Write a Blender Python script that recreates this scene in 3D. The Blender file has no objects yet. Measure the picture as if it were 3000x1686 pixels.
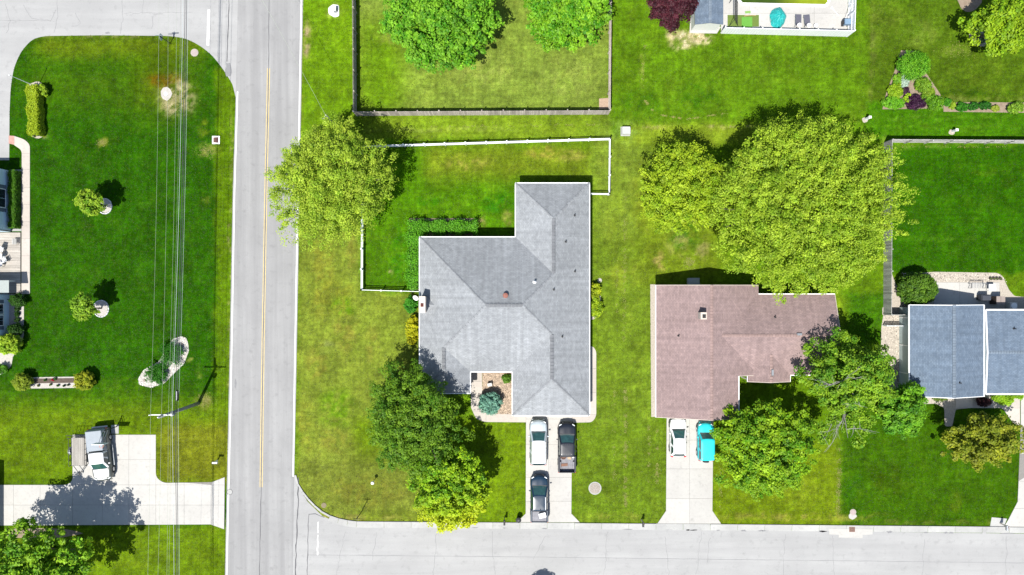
import bpy, bmesh, math, random
import numpy as np
from mathutils import Vector, Matrix
R = math.radians
sc = bpy.context.scene
col = sc.collection

# ------------------------------------------------------------------ camera, sky, sun, exposure
H = 78.4            # flying height of the drone over the lawn, metres
PXM = 27.0          # photograph pixels per metre on the ground
cam = bpy.data.objects.new('camera', bpy.data.cameras.new('camera'))
col.objects.link(cam)
cam.location = (0, 0, H)
cam.rotation_euler = (0, 0, 0)
cam.data.sensor_width = 36
cam.data.lens = 36 * H * PXM / 3000
cam.data.clip_end = 2000
sc.camera = cam

SUN_EL = 63.5
SUN_H = Vector((0.43, 0.90, 0)).normalized()          # shadows run up and a little right
wd = bpy.data.worlds.new('World'); sc.world = wd; wd.use_nodes = True
nt = wd.node_tree
sky = nt.nodes.new('ShaderNodeTexSky'); sky.sky_type = 'NISHITA'; sky.sun_disc = False
sky.sun_elevation = R(SUN_EL); sky.sun_rotation = math.atan2(-SUN_H.x, -SUN_H.y)
nt.links.new(sky.outputs[0], nt.nodes['Background'].inputs[0])
nt.nodes['Background'].inputs[1].default_value = 0.09
sl = bpy.data.lights.new('sun', 'SUN'); sl.energy = 4.6; sl.angle = R(0.5); sl.color = (1.0, 0.965, 0.90)
so = bpy.data.objects.new('sun', sl); col.objects.link(so); so.location = (-20, -40, 90)
ld = SUN_H * math.cos(R(SUN_EL)) + Vector((0, 0, -math.sin(R(SUN_EL))))
so.rotation_euler = ld.to_track_quat('-Z', 'Y').to_euler()
sc.view_settings.view_transform = 'Standard'; sc.view_settings.look = 'None'
sc.view_settings.gamma = 1.0; sc.view_settings.use_curve_mapping = False
sc.view_settings.exposure = 0.86
sc.cycles.max_bounces = 6; sc.cycles.diffuse_bounces = 3; sc.cycles.transparent_max_bounces = 4

# ------------------------------------------------------------------ helpers
def P(px, py, z=0.0):
    "photograph pixel -> point at height z (the height comes from the thing itself)"
    k = (H - z) / H / PXM
    return Vector(((px - 1500) * k, (843 - py) * k, z))
def lin(c):
    c = c / 255.0
    return c / 12.92 if c <= 0.04045 else ((c + 0.055) / 1.055) ** 2.4
def srgb(r, g, b, k=1.0):
    return (lin(r) * k, lin(g) * k, lin(b) * k)
KG = 0.40
def tone(r, g, b, k=KG): return srgb(r, g, b, k)   # albedo of a sunlit tone

class NT:
    def __init__(s, name):
        s.m = bpy.data.materials.new(name); s.m.use_nodes = True
        s.t = s.m.node_tree; s.t.nodes.clear()
        s.out = s.n('ShaderNodeOutputMaterial')
    def n(s, typ, **kw):
        nd = s.t.nodes.new(typ)
        for k, v in kw.items():
            if k.startswith('i_'):
                key = k[2:]
                key = int(key) if key.isdigit() else key.replace('_', ' ')
                nd.inputs[key].default_value = v
            else: setattr(nd, k, v)
        return nd
    def l(s, a, b): s.t.links.new(a, b)
    def pos(s, sx=1, sy=1, sz=1):
        g = s.n('ShaderNodeNewGeometry'); v = s.n('ShaderNodeVectorMath', operation='MULTIPLY')
        v.inputs[1].default_value = (sx, sy, sz); s.l(g.outputs['Position'], v.inputs[0]); return v.outputs[0]
    def noise(s, vec, scale, detail=3, rough=.55):
        n = s.n('ShaderNodeTexNoise', i_Scale=scale, i_Detail=detail, i_Roughness=rough); s.l(vec, n.inputs['Vector']); return n.outputs['Fac']
    def rng(s, val, a, b, c, d):
        m = s.n('ShaderNodeMapRange'); m.inputs[1].default_value = a; m.inputs[2].default_value = b
        m.inputs[3].default_value = c; m.inputs[4].default_value = d; s.l(val, m.inputs[0]); return m.outputs[0]
    def mixc(s, fac, a, b, mode='MIX'):
        m = s.n('ShaderNodeMix', data_type='RGBA', blend_type=mode)
        for sock, v in ((m.inputs[0], fac), (m.inputs[6], a), (m.inputs[7], b)):
            if isinstance(v, (int, float)): sock.default_value = v
            elif isinstance(v, tuple): sock.default_value = (*v[:3], 1)
            else: s.l(v, sock)
        return m.outputs[2]
    def mul(s, c, f):   # colour * scalar socket
        v = s.n('ShaderNodeVectorMath', operation='SCALE')
        if isinstance(c, tuple): v.inputs[0].default_value = c[:3]
        else: s.l(c, v.inputs[0])
        s.l(f, v.inputs['Scale']); return v.outputs[0]
    def mth(s, op, a, b):
        m = s.n('ShaderNodeMath', operation=op)
        for i, v in ((0, a), (1, b)):
            if isinstance(v, (int, float)): m.inputs[i].default_value = v
            else: s.l(v, m.inputs[i])
        return m.outputs[0]
    def bsdf(s, colr, rough=.8, metallic=0, spec=.3, coat=0, bump=None, bstr=.3, bdist=.02):
        b = s.n('ShaderNodeBsdfPrincipled'); b.inputs['Roughness'].default_value = rough
        b.inputs['Metallic'].default_value = metallic; b.inputs['Specular IOR Level'].default_value = spec
        b.inputs['Coat Weight'].default_value = coat; b.inputs['Coat Roughness'].default_value = .06
        if isinstance(colr, tuple): b.inputs['Base Color'].default_value = (*colr[:3], 1)
        else: s.l(colr, b.inputs['Base Color'])
        if bump is not None:
            bp = s.n('ShaderNodeBump', i_Strength=bstr, i_Distance=bdist); s.l(bump, bp.inputs['Height']); s.l(bp.outputs[0], b.inputs['Normal'])
        return b
    def done(s, b): s.l(b.outputs[0], s.out.inputs['Surface']); return s.m

_mats = {}
def MAT(name, c, rough=.8, var=.18, scale=6.0, c2=None, stretch=(1, 1, 1), bump=.25, rnd=0.0, metallic=0, spec=.3, coat=0, fine=40.0):
    "plain surface with two scales of worn variation"
    if name in _mats: return _mats[name]
    t = NT(name); p = t.pos(*stretch)
    n1 = t.noise(p, scale, 4); n2 = t.noise(p, fine, 2)
    base = t.mixc(t.rng(n1, .3, .7, 0, 1), c, c2 if c2 else tuple(x * (1 - var) for x in c))
    f = t.rng(n2, .25, .75, 1 - var * .6, 1 + var * .6)
    if rnd:
        oi = t.n('ShaderNodeObjectInfo'); f = t.mth('MULTIPLY', f, t.rng(oi.outputs['Random'], 0, 1, 1 - rnd, 1 + rnd))
    cc = t.mul(base, f)
    _mats[name] = t.done(t.bsdf(cc, rough, metallic, spec, coat, n2 if bump else None, bump, .01))
    return _mats[name]

def tag(o, label=None, cat=None, group=None, kind=None):
    if label: o['label'] = label
    if cat: o['category'] = cat
    if group: o['group'] = group
    if kind: o['kind'] = kind
    return o
def thing(name, label, cat, loc=(0, 0, 0), rz=0, group=None):
    o = bpy.data.objects.new(name, None); col.objects.link(o)
    o.empty_display_size = .3; o.location = loc; o.rotation_euler = (0, 0, rz)
    return tag(o, label, cat, group)
def mesh_obj(name, me, parent=None):
    o = bpy.data.objects.new(name, me); col.objects.link(o)
    if parent is not None: o.parent = parent
    return o

class MB:
    "collects simple solids into one mesh"
    def __init__(s): s.v = []; s.f = []; s.uv = None
    def add(s, vs, fs):
        b = len(s.v); s.v += [tuple(q) for q in vs]; s.f += [tuple(i + b for i in f) for f in fs]; return s
    def box(s, c, d, rz=0, rx=0, ry=0, taper=1.0):
        hx, hy, hz = d[0] / 2, d[1] / 2, d[2] / 2
        vs = [Vector((x * (taper if z > 0 else 1), y * (taper if z > 0 else 1), z)) for z in (-hz, hz) for x, y in ((-hx, -hy), (hx, -hy), (hx, hy), (-hx, hy))]
        m = Matrix.Rotation(rz, 3, 'Z') @ Matrix.Rotation(ry, 3, 'Y') @ Matrix.Rotation(rx, 3, 'X')
        return s.add([m @ q + Vector(c) for q in vs], [(3, 2, 1, 0), (4, 5, 6, 7), (0, 1, 5, 4), (1, 2, 6, 5), (2, 3, 7, 6), (3, 0, 4, 7)])
    def prism(s, poly, z0, z1):
        n = len(poly); vs = [(p[0], p[1], z0) for p in poly] + [(p[0], p[1], z1) for p in poly]
        a = sum(poly[i][0] * poly[(i + 1) % n][1] - poly[(i + 1) % n][0] * poly[i][1] for i in range(n))
        fs = [tuple(range(n, 2 * n)), tuple(range(n - 1, -1, -1))] + [(i, (i + 1) % n, (i + 1) % n + n, i + n) for i in range(n)]
        if a < 0: fs = [tuple(reversed(f)) for f in fs]
        return s.add(vs, fs)
    def face(s, pts): return s.add(pts, [tuple(range(len(pts)))])
    def tube(s, pts, rad, n=6, cap=True):
        pts = [Vector(p) for p in pts]; k = len(pts)
        if not hasattr(rad, '__len__'): rad = [rad] * k
        vs = []; fs = []
        for i, p in enumerate(pts):
            d = (pts[min(i + 1, k - 1)] - pts[max(i - 1, 0)])
            d = d.normalized() if d.length > 1e-6 else Vector((0, 0, 1))
            u = d.orthogonal().normalized() if abs(d.z) > .9 else d.cross(Vector((0, 0, 1))).normalized()
            w = d.cross(u)
            for j in range(n):
                a = 2 * math.pi * j / n; vs.append(p + (u * math.cos(a) + w * math.sin(a)) * rad[i])
        for i in range(k - 1):
            for j in range(n):
                a, b = i * n + j, i * n + (j + 1) % n; fs.append((a, a + n, b + n, b))
        if cap: fs += [tuple(range(n)), tuple(reversed(range((k - 1) * n, k * n)))]
        return s.add(vs, fs)
    def lathe(s, c, prof, n=16, axis='Z'):
        "prof: (radius, height) bottom to top"
        vs = []; fs = []; c = Vector(c)
        for r, h in prof:
            for j in range(n):
                a = 2 * math.pi * j / n; x, y = r * math.cos(a), r * math.sin(a)
                vs.append(c + (Vector((x, y, h)) if axis == 'Z' else Vector((h, x, y)) if axis == 'X' else Vector((x, h, y))))
        k = len(prof)
        for i in range(k - 1):
            for j in range(n):
                a, b = i * n + j, i * n + (j + 1) % n; fs.append((a, b, b + n, a + n))
        fs += [tuple(reversed(range(n))), tuple(range((k - 1) * n, k * n))]
        return s.add(vs, fs)
    def build(s, name, mat, parent=None, world=False, smooth=False, bevel=0, uv=None):
        v = s.v
        if world and parent is not None:
            L = parent.location if parent.parent is None else parent.parent.location
            v = [(a - L.x, b - L.y, c - L.z) for a, b, c in v]
        me = bpy.data.meshes.new(name); me.from_pydata(v, [], s.f); me.update()
        if smooth: me.polygons.foreach_set('use_smooth', [True] * len(me.polygons))
        if mat: me.materials.append(mat)
        o = mesh_obj(name, me, parent)
        if bevel:
            bv = o.modifiers.new('bevel', 'BEVEL'); bv.width = bevel; bv.segments = 2; bv.limit_method = 'ANGLE'
        return o

def copy_tree(o, parent=None):
    c = o.copy(); col.objects.link(c); c.parent = parent
    for ch in [x for x in o.children]: copy_tree(ch, c)
    return c

def rounded(poly, r, n=6):
    "round the corners of a polygon; r a number or one per corner"
    out = []; k = len(poly)
    for i in range(k):
        ri = r[i] if hasattr(r, '__len__') else r
        p, a, b = Vector(poly[i]).to_2d(), Vector(poly[i - 1]).to_2d(), Vector(poly[(i + 1) % k]).to_2d()
        if ri <= 0: out.append(tuple(p)); continue
        d1, d2 = (a - p), (b - p); rr = min(ri, d1.length * .49, d2.length * .49)
        s, e = p + d1.normalized() * rr, p + d2.normalized() * rr
        for j in range(n + 1):
            t = j / n; q = s * (1 - t) ** 2 + p * 2 * t * (1 - t) + e * t * t; out.append(tuple(q))
    return out
def W(pts, z=0.0): return [tuple(P(x, y, 0)[:2]) for x, y in pts]
def ell(cx, cy, rx, ry, n=28, wob=.06, seed=0):
    r = random.Random(seed); ph = [r.uniform(0, 6.28) for _ in range(3)]
    return [(cx + rx * math.cos(a) * (1 + wob * math.sin(3 * a + ph[0]) + wob * .6 * math.sin(5 * a + ph[1])),
             cy + ry * math.sin(a) * (1 + wob * math.sin(4 * a + ph[2]))) for a in [2 * math.pi * i / n for i in range(n)]]

EXC = []      # pavement, beds, houses: no grass blades here (pixel polygons)
def sheet(name, px, z, mat, parent=None, exc=True, kind='structure', thick=0.0):
    if exc: EXC.append(px)
    b = MB(); pts = W(px)
    if thick: b.prism(pts, z - thick, z)
    else:
        a = sum(pts[i][0] * pts[(i + 1) % len(pts)][1] - pts[(i + 1) % len(pts)][0] * pts[i][1] for i in range(len(pts)))
        if a < 0: pts = pts[::-1]
        b.face([(x, y, z) for x, y in pts])
    o = b.build(name, mat, parent)
    if parent is None: o['kind'] = kind
    return o
def ribbon(name, px, w, z, mat, parent=None, jit=0.0, seed=0, sub=0):
    "painted line or crack along a pixel path"
    r = random.Random(seed); pts = [P(x, y) for x, y in px]
    if sub:
        q = []
        for a, b in zip(pts[:-1], pts[1:]):
            n = max(1, int((b - a).length / sub))
            q += [a.lerp(b, i / n) for i in range(n)]
        pts = q + [pts[-1]]
    if jit: pts = [p + Vector((r.uniform(-jit, jit), r.uniform(-jit, jit), 0)) for p in pts]
    vs = []
    for i, p in enumerate(pts):
        d = (pts[min(i + 1, len(pts) - 1)] - pts[max(i - 1, 0)]).normalized(); n = Vector((-d.y, d.x, 0))
        ww = w * (r.uniform(.6, 1.4) if jit else 1) / 2
        vs += [(p.x + n.x * ww, p.y + n.y * ww, z), (p.x - n.x * ww, p.y - n.y * ww, z)]
    b = MB(); b.add(vs, [(2 * i, 2 * i + 1, 2 * i + 3, 2 * i + 2) for i in range(len(pts) - 1)])
    return b.build(name, mat, parent)

# ------------------------------------------------------------------ surface materials
M_WHITE = MAT('white_paint', (.78, .78, .77), .5, .06)
M_VINYL = MAT('white_vinyl', (.72, .74, .76), .45, .05)
M_LINE = MAT('road_paint_white', (.62, .62, .60), .7, .2, 3, fine=25)
M_YEL = MAT('road_paint_yellow', (.52, .40, .16), .7, .25, 3, fine=25)
M_CRACK = MAT('crack_sealer', (.10, .10, .105), .9, .2, 10)
M_CRACK2 = MAT('old_crack', (.20, .20, .205), .9, .2, 10)
M_DARK = MAT('dark_metal', (.03, .03, .032), .5, .1)
M_STEEL = MAT('grey_steel', (.28, .30, .32), .4, .1, metallic=.6)
M_WOOD = MAT('weathered_wood', (.42, .375, .335), .85, .3, 3, c2=(.30, .26, .235), stretch=(1, 1, .3), rnd=.22)
M_GRAYWOOD = MAT('grey_board', (.36, .35, .33), .85, .3, 3, c2=(.25, .255, .24), stretch=(1, 1, .3), rnd=.25)
M_BARK = MAT('bark', (.13, .105, .085), .95, .35, 8, stretch=(1, 1, .3), bump=.8)
M_BARE = MAT('pale_dead_bark', (.30, .29, .27), .9, .3, 8)
M_SOIL = MAT('brown_soil', (.17, .125, .09), .95, .35, 3, c2=(.24, .19, .14), bump=.6, fine=14)
M_MULCH = MAT('dark_mulch', (.10, .075, .06), .95, .4, 4, bump=.8, fine=16)
M_BRICK = MAT('pink_brick', (.42, .24, .20), .85, .25, 4)
M_RUBBER = MAT('rubber', (.018, .018, .019), .8, .1)
M_RIM = MAT('alloy_rim', (.50, .51, .52), .3, .05, metallic=.7)
M_BLACKBOX = MAT('black_plastic', (.02, .02, .022), .45, .1)
M_GREYBOX = MAT('grey_utility_box', (.46, .46, .44), .55, .08)

def concrete(name, c, c2, joint=0):
    t = NT(name); p = t.pos()
    n1 = t.noise(p, .35, 5, .6); n2 = t.noise(p, 3.2, 4); n3 = t.noise(p, 30, 2)
    b = t.mixc(t.rng(n1, .35, .68, 0, 1), c, c2)
    b = t.mixc(t.rng(n2, .52, .72, 0, .30), b, tuple(x * .70 for x in c2))
    n5 = t.noise(p, 1.1, 5, .7); b = t.mixc(t.rng(n5, .60, .72, 0, .45), b, tuple(x * .60 for x in c2))
    oi = t.n('ShaderNodeObjectInfo')
    f = t.mth('MULTIPLY', t.rng(n3, .2, .8, .91, 1.09), t.rng(oi.outputs['Random'], 0, 1, .95, 1.05))
    return t.done(t.bsdf(t.mul(b, f), .85, spec=.25, bump=n3, bstr=.3, bdist=.01))
M_CONC = concrete('driveway_concrete', (.385, .375, .35), (.34, .33, .31))
M_CONCP = concrete('warm_walk_concrete', (.40, .365, .325), (.35, .315, .28))
M_CURB = concrete('kerb_concrete', (.345, .345, .33), (.275, .275, .268))
M_JOINT = MAT('joint_filler', (.20, .19, .175), .95, .2)
M_GRAVEL = MAT('white_gravel', (.41, .385, .35), .95, .3, 9, bump=1, fine=22)
M_TANGRAVEL = MAT('tan_gravel', (.38, .34, .285), .95, .3, 7, bump=1, fine=18)
M_MIXGRAVEL = MAT('mixed_gravel', (.36, .29, .22), .95, .5, 8, c2=(.22, .16, .11), bump=1, fine=15)

def asphalt(name, c, c2, sx, sy):
    t = NT(name); p = t.pos(); ps = t.pos(sx, sy, 1)
    n1 = t.noise(ps, 1.0, 4, .6); n2 = t.noise(p, .25, 5, .6); n3 = t.noise(p, 18, 3, .7); n4 = t.noise(p, 1.4, 5, .65)
    b = t.mixc(t.rng(n1, .35, .65, 0, 1), c, c2)
    b = t.mixc(t.rng(n2, .4, .7, 0, .5), b, tuple(x * .88 for x in c2))
    b = t.mixc(t.rng(n4, .55, .72, 0, .45), b, tuple(x * .70 for x in c2))
    return t.done(t.bsdf(t.mul(b, t.rng(n3, .2, .8, .88, 1.12)), .9, spec=.25, bump=n3, bstr=.4, bdist=.008))
M_ROAD = asphalt('main_road_asphalt', (.262, .261, .258), (.208, .207, .206), 1.1, .03)
M_STREET = asphalt('old_street_asphalt', (.306, .305, .300), (.268, .267, .264), .05, .8)

def shingle(name, c, c2, warm=0):
    t = NT(name); uv = t.n('ShaderNodeUVMap')
    br = t.n('ShaderNodeTexBrick', i_Scale=1.0, i_Mortar_Size=.010, i_Mortar_Smooth=.3, i_Bias=0.0, i_Brick_Width=.33, i_Row_Height=.145)
    br.offset = .5; t.l(uv.outputs[0], br.inputs['Vector'])
    br.inputs['Color1'].default_value = (*c, 1); br.inputs['Color2'].default_value = (*c2, 1)
    br.inputs['Mortar'].default_value = (*[x * .62 for x in c2], 1)
    p = t.pos(); n1 = t.noise(p, .22, 4); n2 = t.noise(p, 9, 3, .7); n3 = t.noise(p, 2.2, 4, .6)
    f = t.mth('MULTIPLY', t.rng(n1, .3, .7, .92, 1.07), t.rng(n2, .25, .75, .86, 1.14))
    f = t.mth('MULTIPLY', f, t.rng(n3, .34, .66, .90, 1.10))
    # faint vertical weather streaks down the slope
    mp = t.n('ShaderNodeMapping'); mp.inputs['Scale'].default_value = (2.2, .06, 1); t.l(uv.outputs[0], mp.inputs[0])
    n4 = t.noise(mp.outputs[0], 1.0, 3)
    f = t.mth('MULTIPLY', f, t.rng(n4, .34, .66, .90, 1.08))
    return t.done(t.bsdf(t.mul(br.outputs['Color'], f), .92, spec=.2, bump=br.outputs['Fac'], bstr=-.25, bdist=.01))
M_RGREY = shingle('grey_shingle', (.245, .257, .268), (.205, .216, .228))
M_RPINK = shingle('dusty_pink_shingle', (.245, .178, .170), (.200, .147, .143))
M_RBLUE = shingle('blue_grey_shingle', (.122, .158, .205), (.094, .126, .170))
M_CAPG = MAT('grey_ridge_cap', (.21, .22, .232), .9, .15, 4, rnd=.14)
M_RVENT = MAT('dark_ridge_vent', (.150, .156, .165), .9, .15, 4, rnd=.12)
M_CAPP = MAT('pink_ridge_cap', (.25, .176, .162), .9, .15, 4, rnd=.10)
M_CAPB = MAT('blue_ridge_cap', (.135, .168, .208), .9, .15, 4, rnd=.10)

def paint(name, c, metallic=.0, rough=.3):
    t = NT(name); p = t.pos(); n = t.noise(p, 5, 3)
    return t.done(t.bsdf(t.mul(c, t.rng(n, .3, .7, .94, 1.05)), rough, metallic, .4, .22))
def glass(name, c):
    t = NT(name); p = t.pos(); n = t.noise(p, 2.5, 2)
    return t.done(t.bsdf(t.mul(c, t.rng(n, .3, .7, .75, 1.2)), .06, 0, .6, .5))
M_GLASS = glass('tinted_car_glass', (.020, .045, .048))
M_WSGLASS = glass('green_windscreen', (.022, .066, .064))
M_WINDOW = glass('window_pane', (.02, .03, .04))
# ------------------------------------------------------------------ lawn: one sheet to the horizon
rngn = np.random.default_rng(7)
def smooth_noise(x, y, scale, seed):
    "cheap value noise on arrays"
    r = np.random.default_rng(seed); T = r.random((64, 64))
    u, v = x / scale + 1000, y / scale + 1000
    i, j = np.floor(u).astype(int), np.floor(v).astype(int); fu, fv = u - i, v - j
    fu, fv = fu * fu * (3 - 2 * fu), fv * fv * (3 - 2 * fv)
    g = lambda a, b: T[a % 64, b % 64]
    return (g(i, j) * (1 - fu) + g(i + 1, j) * fu) * (1 - fv) + (g(i, j + 1) * (1 - fu) + g(i + 1, j + 1) * fu) * fv
def fbm(x, y, s, seed): return (smooth_noise(x, y, s, seed) * .5 + smooth_noise(x, y, s * .47, seed + 1) * .3 + smooth_noise(x, y, s * .21, seed + 2) * .2)
def sst(a, b, x): t = np.clip((x - a) / (b - a), 0, 1); return t * t * (3 - 2 * t)

ZONES = [  # x0, y0, x1, y1, soft, turf colour as it looks in full sun (sRGB)
    (-900, -900, 4000, 2600, 1, (104, 146, 22)),
    (-900, 100, 690, 1700, 14, (48, 103, 6)),
    (100, 100, 600, 175, 40, (104, 132, 22)), (380, 150, 560, 330, 90, (90, 118, 14)), (60, 210, 380, 300, 90, (78, 118, 14)),
    (628, 200, 700, 1420, 12, (98, 138, 16)), (-900, 1165, 700, 1440, 60, (106, 140, 20)), (-900, 1540, 700, 2600, 20, (112, 146, 22)),
    (460, 1240, 680, 1420, 30, (128, 140, 34)),
    (865, -900, 1045, 420, 12, (112, 156, 22)),
    (1045, -900, 1790, 335, 10, (136, 164, 66)), (1045, 70, 1180, 335, 60, (112, 156, 24)),
    (870, 640, 1232, 1560, 16, (134, 156, 56)), (1040, 1230, 1540, 1540, 30, (116, 150, 22)), (870, 1330, 1300, 1530, 60, (132, 150, 58)),
    (1058, 410, 1790, 700, 12, (88, 142, 14)), (1240, 420, 1790, 530, 40, (122, 148, 34)), (1058, 690, 1232, 855, 14, (80, 130, 14)),
    (1058, 338, 1790, 408, 8, (130, 164, 40)),
    (1735, 335, 1930, 1540, 10, (120, 152, 42)), (1740, 390, 1880, 700, 40, (128, 156, 52)),
    (1790, -900, 2540, 405, 10, (98, 142, 22)), (1820, 360, 2300, 425, 20, (134, 162, 42)), (1870, 560, 2120, 840, 50, (120, 146, 34)),
    (2540, -900, 4000, 330, 14, (88, 122, 24)), (2540, 300, 4000, 410, 14, (74, 132, 12)), (2600, 425, 4000, 800, 10, (54, 110, 5)),
    (1676, 1240, 1955, 1540, 10, (112, 144, 36)), (2086, 1240, 2465, 1545, 14, (118, 146, 24)), (2462, 1160, 3000, 1545, 14, (68, 114, 10)),
    (2120, 1090, 2470, 1300, 30, (104, 146, 20)), (2440, 860, 2600, 1010, 16, (72, 126, 14)), (2300, 860, 2480, 960, 30, (128, 158, 34)),
]
PATCH = [  # px, py, rx, ry, sRGB, strength - dry or lush patches that really are that colour
    (520, 290, 60, 70, (200, 190, 160), .8), (480, 235, 55, 22, (150, 92, 20), .45), (300, 418, 20, 16, (170, 180, 70), .8), (608, 440, 40, 28, (170, 175, 90), .6),
    (600, 375, 20, 30, (140, 160, 40), .6), (595, 590, 16, 36, (150, 160, 60), .6), (340, 1130, 200, 30, (80, 125, 15), .5),
    (598, 1172, 34, 26, (150, 156, 80), .8), (583, 1090, 12, 22, (170, 170, 90), .6), (560, 1057, 10, 10, (190, 180, 110), .8),
    (900, 120, 12, 60, (190, 175, 140), .9), (882, 300, 10, 300, (140, 150, 60), .5), (976, 30, 25, 26, (190, 190, 160), .5),
    (1130, 115, 40, 30, (150, 168, 80), .6), (1420, 200, 120, 60, (160, 178, 90), .55), (1660, 230, 110, 70, (156, 176, 86), .5), (1250, 255, 60, 50, (140, 172, 60), .5),
    (1370, 480, 70, 30, (176, 176, 84), .7), (1600, 450, 60, 24, (164, 160, 70), .7), (1680, 455, 50, 20, (170, 170, 84), .6), (1300, 380, 250, 8, (160, 180, 90), .5),
    (1240, 590, 60, 16, (60, 130, 10), .6), (1170, 740, 30, 90, (50, 130, 10), .5), (1460, 600, 60, 30, (60, 150, 16), .6), (1410, 650, 16, 22, (190, 170, 130), .9),
    (1490, 640, 18, 22, (180, 170, 110), .6), (1150, 800, 14, 8, (200, 195, 150), .7),
    (940, 800, 40, 150, (160, 160, 60), .5), (1030, 750, 16, 60, (164, 164, 70), .5), (985, 870, 60, 60, (150, 156, 50), .5), (1010, 960, 40, 80, (164, 160, 70), .5),
    (930, 1060, 34, 60, (158, 156, 66), .5), (1000, 900, 40, 30, (96, 150, 16), .6), (990, 1200, 60, 60, (96, 148, 16), .6), (1090, 1010, 20, 60, (160, 158, 70), .5), (960, 1020, 24, 20, (150, 160, 110), .5),
    (900, 1250, 30, 80, (156, 160, 60), .5), (980, 1290, 50, 40, (160, 158, 66), .5), (1080, 1440, 120, 50, (150, 150, 60), .5), (1050, 1518, 170, 10, (176, 166, 100), .5),
    (1810, 700, 30, 260, (136, 164, 44), .4), (1890, 560, 40, 120, (140, 156, 44), .5), (1830, 800, 70, 40, (140, 154, 50), .4),
    (1990, 700, 40, 60, (196, 190, 130), .55), (2010, 680, 50, 70, (60, 130, 14), .5), (1935, 765, 18, 30, (186, 170, 110), .7), (2060, 730, 20, 34, (180, 176, 120), .6),
    (1880, 200, 10, 60, (170, 186, 90), .4), (2000, 120, 44, 34, (240, 226, 200), 1.0), (2050, 118, 44, 26, (240, 226, 200), 1.0), (1965, 92, 18, 40, (214, 200, 170), .8),
    (2050, 280, 70, 50, (64, 124, 12), .55), (1880, 300, 70, 40, (70, 128, 14), .5), (2110, 372, 50, 5, (200, 194, 140), .6), (1930, 372, 50, 8, (176, 180, 100), .5), (1830, 385, 60, 40, (140, 176, 90), .5),
    (2555, 160, 10, 170, (120, 140, 60), .7), (2600, 60, 60, 60, (120, 146, 50), .5), (2700, 100, 60, 50, (120, 146, 60), .5), (2860, 290, 200, 8, (140, 156, 80), .6), (2870, 270, 160, 8, (50, 90, 10), .7),
    (2800, 150, 60, 20, (140, 170, 60), .4), (2780, 345, 260, 5, (110, 160, 40), .6), (2760, 372, 280, 6, (100, 150, 30), .5), (2880, 500, 60, 20, (88, 128, 20), .5), (2760, 700, 120, 8, (96, 140, 40), .5),
    (2700, 430, 200, 8, (110, 150, 50), .5), (2590, 600, 10, 200, (180, 180, 130), .6), (2420, 900, 14, 60, (176, 176, 90), .6),
    (2900, 1330, 60, 60, (86, 122, 20), .5), (2600, 1400, 50, 60, (70, 96, 10), .5), (2800, 1470, 24, 30, (110, 130, 30), .5), (2500, 1430, 40, 70, (50, 106, 10), .5),
    (2330, 1440, 80, 50, (140, 160, 44), .5), (2350, 1515, 260, 14, (164, 160, 84), .6), (1810, 1515, 90, 14, (150, 156, 70), .5), (2750, 1533, 300, 6, (150, 150, 90), .4),
    (120, 400, 14, 10, (180, 170, 140), .6), (676, 800, 5, 600, (170, 165, 130), .6), (668, 1600, 6, 100, (175, 165, 140), .7), (560, 108, 50, 8, (175, 165, 140), .5), (300, 108, 220, 5, (170, 165, 130), .5),
]
def turf(px, py):
    x, y = px, py
    wx = x + (fbm(x, y, 40, 11) - .5) * 26; wy = y + (fbm(x, y, 40, 21) - .5) * 26
    C = np.zeros((len(x), 3))
    for x0, y0, x1, y1, s, c in ZONES:
        a = sst(x0 - s, x0 + s, wx) * sst(x1 + s, x1 - s, wx) * sst(y0 - s, y0 + s, wy) * sst(y1 + s, y1 - s, wy)
        C = C * (1 - a[:, None]) + np.array(c)[None] * a[:, None]
    n = fbm(x, y, 60, 5)
    for k, (cx, cy, rx, ry, c, s) in enumerate(PATCH):
        d = np.hypot((wx - cx) / rx, (wy - cy) / ry)
        m = d < 1.6
        if not m.any(): continue
        a = sst(1.25, .45, d[m]) * s * (.12 + 1.0 * sst(.36, .62, fbm(x[m], y[m], 15, 40 + k % 9))); a = np.clip(a, 0, 1)
        C[m] = C[m] * (1 - a[:, None]) + np.array(c)[None] * a[:, None]
    # broad uneven growth
    f = .93 + .28 * n + .40 * (fbm(x, y, 16, 77) - .5) + .16 * (fbm(x, y, 7, 55) - .5)
    C = C * f[:, None]
    yel = np.clip(fbm(x, y, 24, 99) - .52, 0, 1)[:, None]
    C = C + yel * np.array([50, 42, 22])[None]
    C = np.clip(C * np.array([1.0, .98, .92]), 2, 255) / 255
    return np.where(C <= .04045, C / 12.92, ((C + .055) / 1.055) ** 2.4) * KG

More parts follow.
